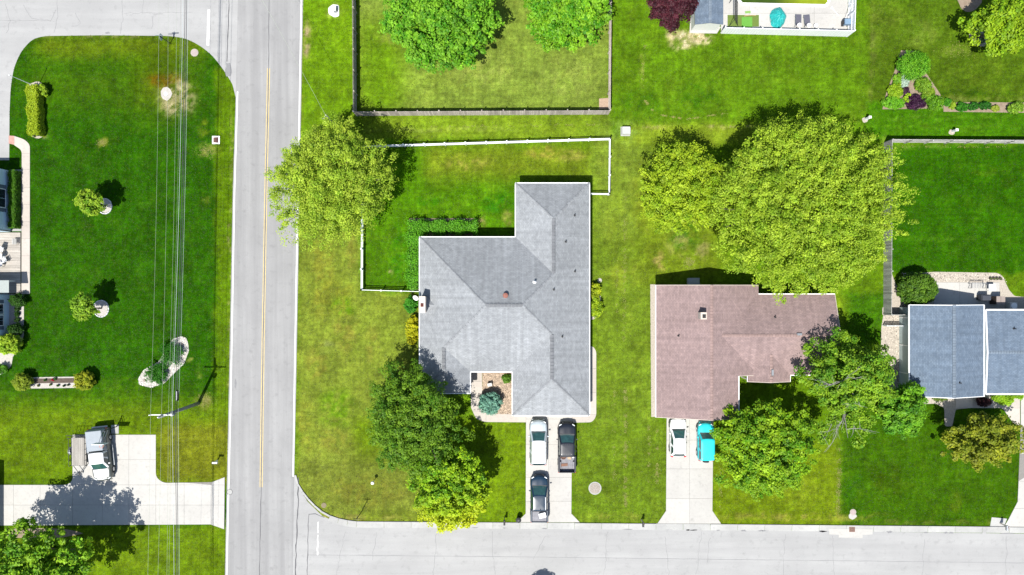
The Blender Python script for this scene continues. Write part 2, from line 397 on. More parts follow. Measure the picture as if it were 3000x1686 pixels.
gx = np.unique(np.concatenate([np.arange(-57.5, 57.51, .25), [-900, -450, -250, -150, -100, -75, -64, 64, 75, 100, 150, 250, 450, 900]]))
gy = np.unique(np.concatenate([np.arange(-33, 33.01, .25), [-900, -450, -250, -150, -100, -70, -50, -40, 40, 50, 70, 100, 150, 250, 450, 900]]))
nx, ny = len(gx), len(gy)
X, Y = np.meshgrid(gx, gy); V = np.stack([X.ravel(), Y.ravel(), np.zeros(nx * ny)], 1)
ii = (np.arange(ny - 1)[:, None] * nx + np.arange(nx - 1)[None]).ravel()
F = np.stack([ii, ii + 1, ii + nx + 1, ii + nx], 1)
def np_mesh(name, V, F, cols=None, smooth=False):
    me = bpy.data.meshes.new(name); n, k = F.shape
    me.vertices.add(len(V)); me.vertices.foreach_set('co', np.ascontiguousarray(V, np.float32).ravel())
    me.loops.add(n * k); me.loops.foreach_set('vertex_index', np.ascontiguousarray(F, np.int32).ravel())
    me.polygons.add(n); me.polygons.foreach_set('loop_start', np.arange(n, dtype=np.int32) * k)
    if smooth: me.polygons.foreach_set('use_smooth', np.ones(n, bool))
    me.update(calc_edges=True)
    if cols is not None:
        a = me.color_attributes.new('Col', 'FLOAT_COLOR', 'POINT')
        a.data.foreach_set('color', np.concatenate([cols, np.ones((len(cols), 1))], 1).astype(np.float32).ravel())
    return me
lawn_me = np_mesh('lawn', V, F, turf(V[:, 0] * PXM + 1500, 843 - V[:, 1] * PXM))
def grass_mat():
    t = NT('lawn_turf'); at = t.n('ShaderNodeAttribute', attribute_name='Col'); p = t.pos()
    n1 = t.noise(p, 2.6, 5, .65); n2 = t.noise(p, 14, 3, .7); n3 = t.noise(t.pos(.10, 1, 1), 3.0, 3); n4 = t.noise(t.pos(1, .07, 1), 3.0, 3)
    f = t.mth('MULTIPLY', t.rng(n1, .34, .66, .74, 1.26), t.rng(n2, .32, .68, .64, 1.36))
    f = t.mth('MULTIPLY', f, t.rng(n3, .36, .64, .91, 1.09)); f = t.mth('MULTIPLY', f, t.rng(n4, .36, .64, .91, 1.09)); n6 = t.noise(p, .9, 4, .6); f = t.mth('MULTIPLY', f, t.rng(n6, .34, .66, .90, 1.10))
    c = t.mul(at.outputs['Color'], f)
    n5 = t.noise(p, 5.5, 4, .7)
    c = t.mixc(t.rng(n5, .56, .70, 0, .30), c, tone(172, 166, 60))
    return t.done(t.bsdf(c, .95, spec=.0, bump=n2, bstr=.8, bdist=.05))
lawn_me.materials.append(grass_mat())
lawn = mesh_obj('lawn', lawn_me); lawn['kind'] = 'structure'

# ------------------------------------------------------------------ roads
main_px = [(702, -600), (899, -600), (888, 0), (878, 560), (868, 1120), (862, 1400), (849, 2200), (646, 2200), (659, 1686), (671, 1120), (682, 560), (691, 269), (697, 0)]
main_road = sheet('main_road', main_px, .010, M_ROAD)
north_px = [(-900, -140), (712, -140), (706, 200), (692, 292), (681, 247), (655, 205), (622, 163), (590, 137), (548, 114), (500, 106), (300, 104), (130, 106), (95, 115), (62, 150), (40, 200), (31, 260), (28, 330), (27, 470), (-900, 470)]
north_px = rounded(north_px, [0, 0, 0, 0, 8, 22, 24, 24, 24, 24, 0, 30, 22, 25, 25, 20, 0, 0, 0], 4)
north_street = sheet('side_street', north_px, .005, M_STREET)
south_px = [(840, 1384), (866, 1396), (874, 1426), (901, 1470), (944, 1512), (996, 1535), (1047, 1546), (1500, 1548), (2250, 1555), (3000, 1564), (3900, 1575), (3900, 1960), (840, 1960)]
south_street = sheet('side_street', south_px, .005, M_STREET)
ribbon('edge_line', [(696, 269), (687, 560), (677, 1120), (664, 1686), (652, 2100)], .15, .014, M_LINE, main_road)
ribbon('edge_line', [(892, -500), (883, 0), (873, 560), (863, 1120), (859, 1397)], .15, .014, M_LINE, main_road)
for dx in (-3.2, 3.2):
    ribbon('centre_line', [(787 + dx, 201), (779 + dx, 560), (771 + dx, 1000), (765 + dx, 1428)], .075, .014, M_YEL, main_road)
ribbon('crack', [(798, -300), (788, 0), (787, 201), (779, 560), (771, 1000), (765, 1428), (760, 1686), (750, 2000)], .06, .017, M_CRACK, main_road, .03, 3, .8)
ribbon('crack', [(677, -100), (671, 0), (668, 90), (664, 182)], .09, .017, M_CRACK, main_road, .04, 4, .5)
ribbon('crack', [(874, 1400), (873, 1480), (868, 1600), (865, 1700), (860, 1900)], .10, .017, M_CRACK, south_street, .05, 5, .5)
ribbon('crack', [(950, 1517), (925, 1506), (905, 1508), (903, 1540), (900, 1686), (896, 1800)], .07, .010, M_CRACK, south_street, .04, 6, .5)
ribbon('crack', [(900, 1626), (1500, 1632), (2250, 1641), (3000, 1650)], .035, .010, M_CRACK2, south_street, .02, 7, .7)
for k, (a, b) in enumerate([((1010, 1560), (985, 1686)), ((1105, 1560), (1090, 1640)), ((1280, 1560), (1268, 1686)), ((1440, 1560), (1450, 1686)), ((1780, 1560), (1770, 1686)), ((2055, 1560), (2040, 1686)), ((2080, 1575), (2070, 1650)), ((2300, 1566), (2292, 1686)), ((2440, 1568), (2445, 1686)), ((2708, 1580), (2702, 1686)), ((2950, 1570), (2945, 1686)), ((1950, 1570), (1960, 1686)), ((1600, 1570), (1560, 1640))]):
    ribbon('crack', [a, b], .03, .010, M_CRACK2, south_street, .10, 20 + k, .4)
for k, pth in enumerate([[(15, 10), (30, 60), (20, 100)], [(70, 15), (90, 55), (150, 62), (165, 30)], [(165, 0), (168, 50), (160, 95)], [(220, 40), (235, 70), (210, 80)], [(356, 0), (360, 60), (352, 100)], [(450, 50), (445, 85)], [(360, 40), (560, 36)], [(0, 60), (160, 63)], [(420, 0), (418, 40), (480, 42)]]):
    ribbon('crack', pth, .03, .010, M_CRACK2, north_street, .08, 50 + k, .4)
ribbon('stop_line', [(612, 29), (609, 134)], .28, .010, M_LINE, north_street)
ribbon('stop_line', [(933, 1530), (931, 1562)], .10, .011, M_LINE, south_street, .03, 8, .3)
ribbon('stop_line', [(932, 1567), (930, 1626)], .12, .011, M_LINE, south_street, .04, 9, .3)
# tar patches where the side street joins
for k, p in enumerate([ell(669, 205, 9, 22, 14, .2, 1), ell(315, 97, 7, 3, 10, .2, 2), ell(500, 101, 9, 3, 10, .2, 3), ell(690, 1125, 3, 14, 10, .2, 4)]):
    sheet('asphalt_patch', p, .0195, M_CRACK2, main_road, exc=False)

# kerb with gutter along the south street
kerb_px = [(866, 1392), (873, 1421), (903, 1463), (947, 1505), (1000, 1524), (1050, 1530)]
kerb_px = [tuple(q) for q in rounded(kerb_px, [0, 20, 40, 40, 40, 0], 5)] + [(1240, 1531), (1500, 1533), (2250, 1539), (3000, 1546), (3700, 1553)]
kp = [P(*q) for q in kerb_px]
seg = [(b - a).length for a, b in zip(kp[:-1], kp[1:])]; tot = sum(seg)
def along(s):
    for a, b, l in zip(kp[:-1], kp[1:], seg):
        if s <= l: d = (b - a) / l; return a + d * s, Vector((d.x, d.y, 0))
        s -= l
    return kp[-1], Vector((1, 0, 0))
kerb = thing('kerb', 'pale concrete kerb and gutter curving round the corner lot', 'kerb', (0, 0, 0)); EXC.append(kerb_px + [(3700, 1575), (1047, 1548), (996, 1536), (944, 1514)])
s0 = 0; rk = random.Random(5)
while s0 < tot - .3:
    ln = min(2.95 if s0 > 8 else 1.0, tot - s0)
    a, da = along(s0 + .012); b, db = along(s0 + ln - .012)
    na, nb = Vector((da.y, -da.x, 0)), Vector((db.y, -db.x, 0))       # towards the street
    mx = ((a + b) / 2).x * PXM + 1500
    low = 1512 < mx < 1702 or 1922 < mx < 2116 or mx > 2945
    h = .035 if low else .12
    prof = [(-.08, -.05), (-.08, h), (.07, h), (.10, .012 if not low else .025)]
    gw = .16 if s0 < 5.2 else .62
    q = prof + [(gw, .014), (gw, -.05)]
    b1 = MB(); n = len(q)
    b1.add([a + na * u + Vector((0, 0, w)) for u, w in q] + [b + nb * u + Vector((0, 0, w)) for u, w in q],
           [(i, i + n, (i + 1) % n + n, (i + 1) % n) for i in range(n)] + [tuple(reversed(range(n))), tuple(range(n, 2 * n))])
    b1.build('kerb_stone', M_CURB, kerb); s0 += ln
# broken asphalt along the gutter
rp = random.Random(9)
for k in range(26):
    x = rp.uniform(1100, 2960); y = 1549 + (x - 1500) * .0105
    sheet('asphalt_patch', ell(x, y - 1.2, rp.uniform(5, 18), rp.uniform(1.2, 3.4), 14, .3, k), .0205, M_CRACK2 if k % 3 else M_STREET, south_street, exc=False)
inl = thing('storm_inlet', 'concrete storm drain apron with brown iron grate set in the kerb', 'drain', P(2496, 1552))
EXC.append([(2430, 1545), (2555, 1545), (2555, 1575), (2430, 1575)])
MB().prism([tuple(Vector(q) - inl.location.to_2d()) for q in W([(2429, 1549), (2556, 1551), (2556, 1566), (2527, 1568), (2527, 1577), (2457, 1575), (2457, 1567), (2429, 1566)])], 0, .023).build('apron', M_CONC, inl)
MB().box((0, .02, .02), (.62, .55, .05)).build('grate', MAT('rusty_iron', (.22, .13, .10), .8, .3), inl)
for k in range(5): MB().box((-.22 + k * .11, .02, .048), (.03, .45, .01)).build('grate_bar', M_DARK, inl)

# ------------------------------------------------------------------ drives and walks (slabs with open joints)
def slab_drive(name, outline, xs, ys, mat=M_CONC, z=.035, gap=.025):
    "cut an outline (px) into slabs along the joint lines"
    base = sheet(name, outline, z - .012, M_JOINT, thick=.03)
    pts = W(outline)
    bm = bmesh.new(); vs = [bm.verts.new((x, y, 0)) for x, y in pts]; f = bm.faces.new(vs)
    if f.normal.z < 0: f.normal_flip()
    for x in xs: bmesh.ops.bisect_plane(bm, geom=bm.verts[:] + bm.edges[:] + bm.faces[:], plane_co=P(x, 0), plane_no=(1, 0, 0))
    for y in ys: bmesh.ops.bisect_plane(bm, geom=bm.verts[:] + bm.edges[:] + bm.faces[:], plane_co=P(0, y), plane_no=(0, 1, 0))
    for g in list(bm.faces):
        if g.calc_area() < .03: continue
        if g.normal.z < 0: g.normal_flip()
        q = [v.co.to_2d() for v in g.verts]; n = len(q); out = []
        for i in range(n):      # inset by half the joint
            e1 = (q[i] - q[i - 1]); e2 = (q[(i + 1) % n] - q[i])
            if e1.length < 1e-4 or e2.length < 1e-4: continue
            e1.normalize(); e2.normalize()
            n1, n2 = Vector((-e1.y, e1.x)), Vector((-e2.y, e2.x)); m = (n1 + n2)
            if m.length < .3: m = n1
            out.append(q[i] + m.normalized() * (gap / 2) / max(.4, m.normalized().dot(n1)))
        MB().prism([tuple(o) for o in out], z - .02, z).build('slab', mat, base)
    bm.free(); return base

slab_drive('driveway', [(1541, 1216), (1676, 1216), (1674, 1505), (1699, 1531), (1515, 1530), (1540, 1505)], [1607], [1228, 1302, 1399, 1469])
slab_drive('driveway', [(1953, 1216), (2090, 1216), (2087, 1497), (2113, 1535), (1926, 1534), (1951, 1497)], [2020], [1228, 1290, 1374, 1461])
slab_drive('driveway', rounded([(-200, 1421), (198, 1421), (213, 1408), (213, 1274), (457, 1274), (457, 1398), (478, 1415), (621, 1413), (659, 1398), (657, 1551), (617, 1537), (-200, 1541)], [0, 10, 12, 0, 0, 14, 14, 0, 0, 0, 0, 0], 5), [-60, 40, 118, 213, 300, 378, 457, 540, 621], [1347, 1421, 1480])
slab_drive('driveway', [(2990, 1140), (3320, 1140), (3320, 1549), (2940, 1545), (2954, 1522), (2981, 1470), (2987, 1330), (2990, 1250)], [3110], [1250, 1330, 1410, 1490])
slab_drive('front_walk', rounded([(2905, 1150), (2988, 1150), (2988, 1247), (2972, 1244), (2950, 1216), (2938, 1196), (2800, 1196), (2800, 1165), (2905, 1165)], [0, 0, 0, 10, 10, 10, 0, 0, 0], 4), [2850], [1196], M_CONCP, .031)
sheet('mailbox_pad', [(2905, 1516), (2950, 1520), (2940, 1544), (2900, 1543)], .03, M_CURB, thick=.03)
slab_drive('front_walk', rounded([(1378, 1085), (1412, 1085), (1414, 1190), (1425, 1212), (1500, 1214), (1541, 1215), (1541, 1238), (1420, 1237), (1395, 1228), (1380, 1195)], [0, 0, 0, 8, 0, 0, 0, 10, 10, 0], 4), [1424], [1118, 1160, 1205], M_CONCP, .031)
slab_drive('side_walk', rounded([(1718, 1015), (1738, 1015), (1747, 1030), (1747, 1220), (1735, 1238), (1676, 1239), (1676, 1216), (1718, 1214)], [0, 8, 8, 14, 14, 0, 0, 0], 5), [], [1080, 1150, 1215], M_CONCP, .031)
slab_drive('garden_walk', rounded([(42, 399), (72, 409), (88, 424), (88, 862), (63, 862), (64, 441), (42, 426)], [0, 10, 10, 0, 0, 10, 0], 4), [], [450, 497, 550, 600, 650, 700, 750, 800], M_CONCP, .031)
sheet('brick_apron', [(26, 398), (42, 399), (42, 425), (26, 421)], .030, M_BRICK, thick=.03)
sheet('house_step', [(33, 498), (64, 498), (64, 503), (33, 503)], .06, M_CURB, thick=.06)
sheet('house_step', [(34, 671), (64, 671), (64, 678), (34, 678)], .06, M_CURB, thick=.06)

# beds
sheet('gravel_bed', [(1413, 1085), (1505, 1085), (1505, 1214), (1425, 1213), (1414, 1190)], .010, M_MIXGRAVEL)
bean = rounded([(545, 990), (552, 1010), (553, 1030), (540, 1065), (510, 1095), (480, 1125), (440, 1136), (408, 1128), (405, 1110), (420, 1085), (465, 1060), (490, 1020), (508, 993), (530, 986)], 3, 3)
sheet('gravel_bed', bean, .012, M_GRAVEL)
sheet('gravel_bed', ell(487, 275, 17, 20, 9, .07, 3), .014, M_GRAVEL)
sheet('gravel_bed', ell(308, 604, 18, 20, 26, .02, 4), .012, M_GRAVEL)
sheet('gravel_bed', ell(297, 904, 19, 25, 26, .02, 5), .012, M_GRAVEL)
sheet('gravel_bed', rounded([(2612, 800), (2625, 835), (2640, 850), (2660, 812), (2690, 800), (2740, 797), (2920, 800), (2936, 808), (2956, 850), (2972, 868), (3060, 876), (3060, 915), (2640, 920), (2585, 925), (2585, 900), (2612, 900)], 5, 3), .008, M_TANGRAVEL)
sheet('gravel_bed', rounded([(2588, 922), (2645, 922), (2645, 1160), (2600, 1160), (2580, 1080), (2582, 960)], 6, 3), .008, M_TANGRAVEL)
sheet('gravel_bed', rounded([(2640, 1150), (2910, 1150), (2910, 1190), (2800, 1200), (2790, 1250), (2768, 1250), (2766, 1195), (2740, 1183), (2690, 1185), (2650, 1175)], 6, 3), .008, M_TANGRAVEL)
slab_drive('patio', [(2735, 828), (2928, 828), (2928, 905), (2735, 905)], [2811, 2868], [], M_CONC, .028)
sheet('soil_bed', [(2640, 148), (2686, 150), (2690, 180), (2755, 277), (2762, 318), (2585, 321), (2597, 270), (2622, 205)], .008, M_SOIL)
sheet('soil_bed', [(2764, 300), (3060, 301), (3060, 332), (2764, 328)], .008, M_SOIL)
sheet('mulch_bed', [(33, 503), (64, 503), (64, 672), (33, 672)], .009, M_MULCH)
sheet('mulch_bed', rounded([(27, 862), (70, 862), (70, 985), (58, 1020), (38, 1045), (33, 1075), (0, 1100), (-60, 1100), (-60, 985), (27, 985)], [0, 4, 10, 10, 6, 6, 4, 0, 0, 0], 3), .009, M_GRAVEL)
sheet('flower_bed', [(88, 1106), (222, 1104), (222, 1137), (88, 1139)], .012, M_GRAVEL)
sheet('flower_bed', [(90, 1110), (220, 1108), (220, 1122), (90, 1124)], .020, M_MULCH)
sheet('mulch_bed', rounded([(82, 248), (110, 238), (124, 244), (128, 270), (128, 400), (112, 408), (90, 400)], 8, 4), .008, M_TANGRAVEL)
sheet('mulch_bed', rounded([(1728, 834), (1742, 834), (1758, 852), (1764, 912), (1742, 936), (1728, 938)], 6, 3), .009, M_TANGRAVEL)
sheet('mulch_bed', [(1198, 640), (1395, 640), (1395, 690), (1235, 690), (1235, 850), (1198, 850)], .007, M_SOIL)
sheet('mulch_bed', [(1905, 834), (1922, 834), (1922, 1222), (1908, 1222)], .007, M_TANGRAVEL)
sheet('mulch_bed', ell(118, 1563, 110, 16, 22, .1, 7), .007, M_SOIL)
sheet('soil_bed', ell(2840, 8, 34, 26, 20, .1, 9), .007, M_SOIL)
sheet('gravel_bed', ell(2872, 110, 32, 27, 20, .06, 10), .007, M_TANGRAVEL)
# ------------------------------------------------------------------ houses
def roof_part(name, faces, mat, parent, th=.10):
    bm = bmesh.new(); uvl = bm.loops.layers.uv.new('UVMap'); L = parent.location
    for pts in faces:
        q = [Vector(p) - L for p in pts]
        nrm = Vector((0, 0, 0))
        for i in range(len(q)): nrm += q[i].cross(q[(i + 1) % len(q)])
        if nrm.z < 0: q = q[::-1]; nrm = -nrm
        nrm.normalize()
        u = Vector((-nrm.y, nrm.x, 0)); u = u.normalized() if u.length > 1e-4 else Vector((1, 0, 0)); w = nrm.cross(u)
        f = bm.faces.new([bm.verts.new(p) for p in q])
        for lp in f.loops: c = lp.vert.co + L; lp[uvl].uv = (c.dot(u), c.dot(w))
        bm.faces.new([bm.verts.new(p - Vector((0, 0, th))) for p in reversed(q)])
    me = bpy.data.meshes.new(name); bm.to_mesh(me); bm.free(); me.materials.append(mat)
    return mesh_obj(name, me, parent)
_cap = {}
def caps(root, roof, edges, mat, step=.30, w=.30, drop=.05):
    "ridge and hip shingles, one object each"
    key = (mat.name, w, drop)
    if key not in _cap:
        b = MB(); l = step * .46; hw = w / 2
        ring = lambda y, up: [(-hw, y, -drop + up), (0, y, .012 + up), (hw, y, -drop + up), (hw, y, -drop - .02 + up), (0, y, -.012 + up), (-hw, y, -drop - .02 + up)]
        b.add(ring(-l, .018) + ring(l, .0), [(i, i + 6, (i + 1) % 6 + 6, (i + 1) % 6) for i in range(6)] + [(5, 4, 3, 2, 1, 0), (6, 7, 8, 9, 10, 11)])
        me = bpy.data.meshes.new('ridge_cap'); me.from_pydata(b.v, [], b.f); me.update(); me.materials.append(mat); _cap[key] = me
    for a, c in edges:
        a, c = Vector(a) - root.location, Vector(c) - root.location; d = c - a; n = max(1, int(d.length / step)); q = d.normalized().to_track_quat('Y', 'Z')
        for i in range(n):
            o = mesh_obj('ridge_cap', _cap[key], roof); o.location = a + d * ((i + .5) / n) + Vector((0, 0, .022)); o.rotation_mode = 'QUATERNION'; o.rotation_quaternion = q
def gutter(root, a, b, mat, w=.11, h=.12, name='gutter', up=0.0):
    a, b = Vector(a), Vector(b); d = (b - a).normalized(); 
    m = MB(); q = d.to_track_quat('Y', 'Z'); L = (b - a).length
    vs = [q @ Vector((x, y, z + up)) + (a + b) / 2 for z in (-h, .012) for x, y in ((-w / 2, -L / 2), (w / 2, -L / 2), (w / 2, L / 2), (-w / 2, L / 2))]
    m.add(vs, [(3, 2, 1, 0), (4, 5, 6, 7), (0, 1, 5, 4), (1, 2, 6, 5), (2, 3, 7, 6), (3, 0, 4, 7)])
    return m.build(name, mat, root, world=True)
def wall_part(root, poly, z0, z1, mat, name='wall'):
    return MB().prism(poly, z0, z1).build(name, mat, root, world=True)
def gable_fill(root, a, b, peak, mat, t=.1):
    "triangle of wall under a gable"
    a, b, c = Vector(a), Vector(b), Vector(peak); n = (b - a).cross(Vector((0, 0, 1))).normalized() * t
    MB().add([a, b, c, a + n, b + n, c + n], [(0, 1, 2), (5, 4, 3), (0, 3, 4, 1), (1, 4, 5, 2), (2, 5, 3, 0)]).build('gable_wall', mat, root, world=True)
def window_part(root, c, w, h, axis, mat_f=M_WHITE, panes=2):
    "axis: outward direction 'E','W','N','S'; c centre on wall face"
    d = {'E': (1, 0), 'W': (-1, 0), 'N': (0, 1), 'S': (0, -1)}[axis]; c = Vector(c); o = Vector((d[0], d[1], 0)); t = Vector((-d[1], d[0], 0))
    f = MB()
    for s in (-1, 1):
        f.box(c + t * s * w / 2 + o * .03, (.08 if d[0] == 0 else .07, .07 if d[0] == 0 else .08, h + .16))
        f.box(c + Vector((0, 0, s * h / 2)) + o * .033, ((w if d[0] == 0 else .07), (.07 if d[0] == 0 else w), .08))
    win = f.build('window', mat_f, root, world=True)
    for i in range(panes):
        cc = c + t * ((i + .5) / panes - .5) * w * .96 + o * .02; pw = w / panes * .9
        MB().box(cc, ((pw if d[0] == 0 else .03), (.03 if d[0] == 0 else pw), h * .94)).build('pane', M_WINDOW, win, world=True)
    return win
def pipe_vent(root, p, h=.35, r=.06, mat=M_BLACKBOX):
    b = MB(); p = Vector(p); b.lathe(p, [(r * 2.2, -.05), (r * 1.6, .04), (r, .05), (r, h), (r * .7, h)], 10)
    return b.build('roof_vent', mat, root, world=True, smooth=False)

M_CREAM = MAT('cream_masonry', (.50, .44, .38), .85, .2, 5)
M_TANBRICK = MAT('tan_brick_wall', (.36, .30, .25), .9, .25, 4)
M_SIDING = MAT('white_siding', (.62, .63, .62), .6, .08, stretch=(.2, .2, 6))
M_BLUESIDING = MAT('light_blue_siding', (.58, .74, .86), .6, .08, stretch=(.2, .2, 8))
M_GREENSIDING = MAT('pale_green_siding', (.36, .44, .44), .6, .08, stretch=(.2, .2, 8))
M_SHUTTER = MAT('slate_shutter', (.12, .15, .20), .6, .1)
M_DOOR = MAT('garage_door', (.60, .58, .54), .55, .08, stretch=(1, 1, 3))

# --- grey hip-roofed house
EZ, p = 2.6, .50
gxy = lambda x, y: P(x, y, EZ)
xw, xi, xe, xc0, xc1 = [gxy(x, 843).x for x in (1229, 1510, 1727, 1378, 1501)]
yn0, yn1, ys1, ysw, yse = [gxy(1500, y).y for y in (537, 695, 1090, 1153, 1218)]
g_house = thing('house', 'grey shingled hip-roof house with three wings and a front courtyard', 'house', ((xw + xe) / 2, (yn0 + yse) / 2, 0))
rN, rS, rM, rC = (xe - xi) / 2, (xe - xc1) / 2, (yn1 - ys1) / 2, (xc0 - xw) / 2
V3 = lambda x, y, r=0: Vector((x, y, EZ + p * r))
A, B, C_, D_, E_, F_, G_, H_, I_, J_ = V3(xw, yn1), V3(xi, yn1), V3(xi, yn0), V3(xe, yn0), V3(xe, yse), V3(xc1, yse), V3(xc1, ys1), V3(xc0, ys1), V3(xc0, ysw), V3(xw, ysw)
ym = (yn1 + ys1) / 2
R1, R2, M1, M2 = V3(xe - rN, yn0 - rN, rN), V3(xe - rN, yn1 - rN, rN), V3(xw + rM, ym, rM), V3(xe - rM, ym, rM)
R3, R4, K1, K2 = V3(xe - rS, ys1 + rS, rS), V3(xe - rS, yse + rS, rS), V3(xw + rC, ys1 + rC, rC), V3(xw + rC, ysw + rC, rC)
g_roof = roof_part('roof', [(A, B, R2, M2, M1), (A, M1, K1, K2, J_), (H_, G_, R3, M2, M1, K1), (D_, R1, R2, M2, R3, R4, E_), (B, C_, R1, R2), (C_, D_, R1), (G_, F_, R4, R3), (F_, E_, R4), (I_, H_, K1, K2), (J_, I_, K2)], M_RGREY, g_house)
caps(g_house, g_roof, [(R1, R2), (R3, R4), (M1, M2), (K1, K2)], M_RVENT, .34, .36, .02)
caps(g_house, g_roof, [(A, M1), (M1, K1), (K2, J_), (K2, I_), (C_, R1), (D_, R1), (R2, M2), (M2, R3), (F_, R4), (E_, R4)], M_CAPG, .42, .24, .035)
for a, b in ((A, B), (B, C_), (C_, D_), (D_, E_), (E_, F_), (F_, G_), (G_, H_), (H_, I_), (I_, J_), (J_, A)): gutter(g_house, a, b, M_WHITE)
def inset(poly, d):
    n = len(poly); out = []
    a = sum(poly[i][0] * poly[(i + 1) % n][1] - poly[(i + 1) % n][0] * poly[i][1] for i in range(n)); sgn = 1 if a > 0 else -1
    for i in range(n):
        q, e1, e2 = Vector(poly[i]).to_2d(), (Vector(poly[i]) - Vector(poly[i - 1])).to_2d().normalized(), (Vector(poly[(i + 1) % n]) - Vector(poly[i])).to_2d().normalized()
        out.append(tuple(q + (Vector((-e1.y, e1.x)) + Vector((-e2.y, e2.x))) * d * sgn))
    return out
gw = inset([A, B, C_, D_, E_, F_, G_, H_, I_, J_], .5)
wall_part(g_house, gw, 0, EZ - .11, M_TANBRICK)
EXC.append([(1245, 705), (1520, 705), (1520, 550), (1715, 550), (1715, 1205), (1510, 1205), (1510, 1085), (1370, 1085), (1370, 1140), (1245, 1140)])
gd = MB().box((xe - rS, yse + .5, 1.1), (4.9, .08, 2.15)).build('garage_door', M_DOOR, g_house, world=True)
for k in range(3): MB().box((xe - rS, yse + .46 - .005, .6 + k * .55), (4.7, .03, .03)).build('door_rail', M_GREYBOX, gd, world=True)
MB().box(((xc0 + xc1) / 2 - .9, ys1 + .49, 1.08), (.95, .08, 2.1)).build('front_door', MAT('brown_door', (.16, .08, .05), .5), g_house, world=True)
for (x, y, ax) in ((xw + .49, (ym + ys1) / 2 - .5, 'W'), (xw + .49, (yn1 + ym) / 2 + .6, 'W'), (xe - .49, ym, 'E'), (xe - .49, yn1 + 2, 'E')): window_part(g_house, (x, y, 1.5), 1.5, 1.2, ax)
for (x, y, ax) in (((xc0 + xw) / 2, ysw + .49, 'S'), (xc1 - 1.2, ys1 + .49, 'S'), (xi - 4, yn1 - .49, 'N'), (xe - rN, yn0 - .49, 'N')): window_part(g_house, (x, y, 1.5), 1.5, 1.2, ax)
def on_E(px, py):
    z = 3.6
    for _ in range(4): q = P(px, py, z); z = EZ + p * (xe - q.x)
    return Vector((q.x, q.y, z))
def on_N(px, py):
    z = 4.5
    for _ in range(4): q = P(px, py, z); z = EZ + p * (yn1 - q.y)
    return Vector((q.x, q.y, z))
for px, py in ((1683, 632), (1657, 709), (1684, 796), (1622, 849), (1647, 987)): pipe_vent(g_house, on_E(px, py))
q = on_N(1566, 828); pipe_vent(g_house, q, .5, .10, M_WHITE)
q = on_N(1481, 866); MB().lathe(q, [(.26, -.1), (.26, .12), (.20, .14), (.20, .22), (.28, .24), (.24, .30), (.05, .34)], 14).build('turbine_vent', MAT('rusty_vent', (.24, .10, .075), .7, .3), g_house, world=True)
# chimney on the west wall
c0, c1 = P(1227, 869, 4.7), P(1246, 917, 4.7); cm = (c0 + c1) / 2; cw, cl = abs(c1.x - c0.x), abs(c1.y - c0.y)
ch = MB().box((cm.x, cm.y, 2.3), (cw * .9, cl * .94, 4.6)).build('chimney', M_CREAM, g_house, world=True)
MB().box((cm.x, cm.y, 4.66), (cw, cl, .12)).build('chimney_cap', MAT('chimney_cap', (.60, .54, .48), .8, .15), ch, world=True)
MB().box((cm.x, cm.y - .05, 4.75), (.30, .36, .08)).build('flue', MAT('clay_flue', (.09, .025, .02), .9), ch, world=True)
MB().add([(cm.x + cw * .45, cm.y - .8, 3.05), (cm.x + cw * .45, cm.y + .8, 3.05), (cm.x + cw * .45 + .95, cm.y - .1, 3.42), (cm.x + cw * .45, cm.y, 3.55)], [(0, 2, 3), (2, 1, 3), (0, 1, 2)]).build('cricket', M_CAPG, g_house, world=True)
dish = thing('satellite_dish', 'small white satellite dish beside the cream chimney', 'dish', P(1219, 872, 3.4))
MB().lathe((0, 0, 0), [(.02, 0), (.15, .02), (.26, .07), (.31, .12), (.30, .125), (.25, .085), (.14, .035), (.02, .02)], 16).build('reflector', M_WHITE, dish).rotation_euler = (R(40), 0, R(-30))
MB().tube([(0, 0, 0), (.1, -.25, .25)], .012, 5).build('feed_arm', M_STEEL, dish); MB().tube([(0, 0, -.02), (.12, .02, -.2), (.35, .02, -.25)], .02, 6).build('mount', M_STEEL, dish)

# --- dusty pink gabled house
EZ2, p2 = 2.5, .333
q = lambda x, y: P(x, y, EZ2)
pw, pe, pcut, pE = q(1921, 0).x, q(2222, 0).x, q(2158, 0).x, q(2446, 0).x
pN, pS, eN, eS, pP = q(0, 836).y, q(0, 1223).y, q(0, 862).y, q(0, 1100).y, q(0, 1119).y
pr = (pw + pe) / 2; rE = (eN - eS) / 2; pm = (eN + eS) / 2; xj = pe - rE
Z2 = lambda r: EZ2 + p2 * r
p_house = thing('house', 'dusty pink shingled gable house partly under a huge tree', 'house', ((pw + pE) / 2, (pN + pS) / 2, 0))
zr, zE, zc = Z2((pe - pw) / 2), Z2(rE), Z2(pe - pcut)
W1, W2, W3, W4 = Vector((pw, pN, EZ2)), Vector((pw, pS, EZ2)), Vector((pr, pS, zr)), Vector((pr, pN, zr))
x0, x1 = q(2190, 0).x, q(2315, 0).x; xm = (x0 + x1) / 2; rp_ = (x1 - x0) / 2; zp = Z2(rp_) + .01
JJ, EM = Vector((xj, pm, zE)), Vector((pE, pm, zE))
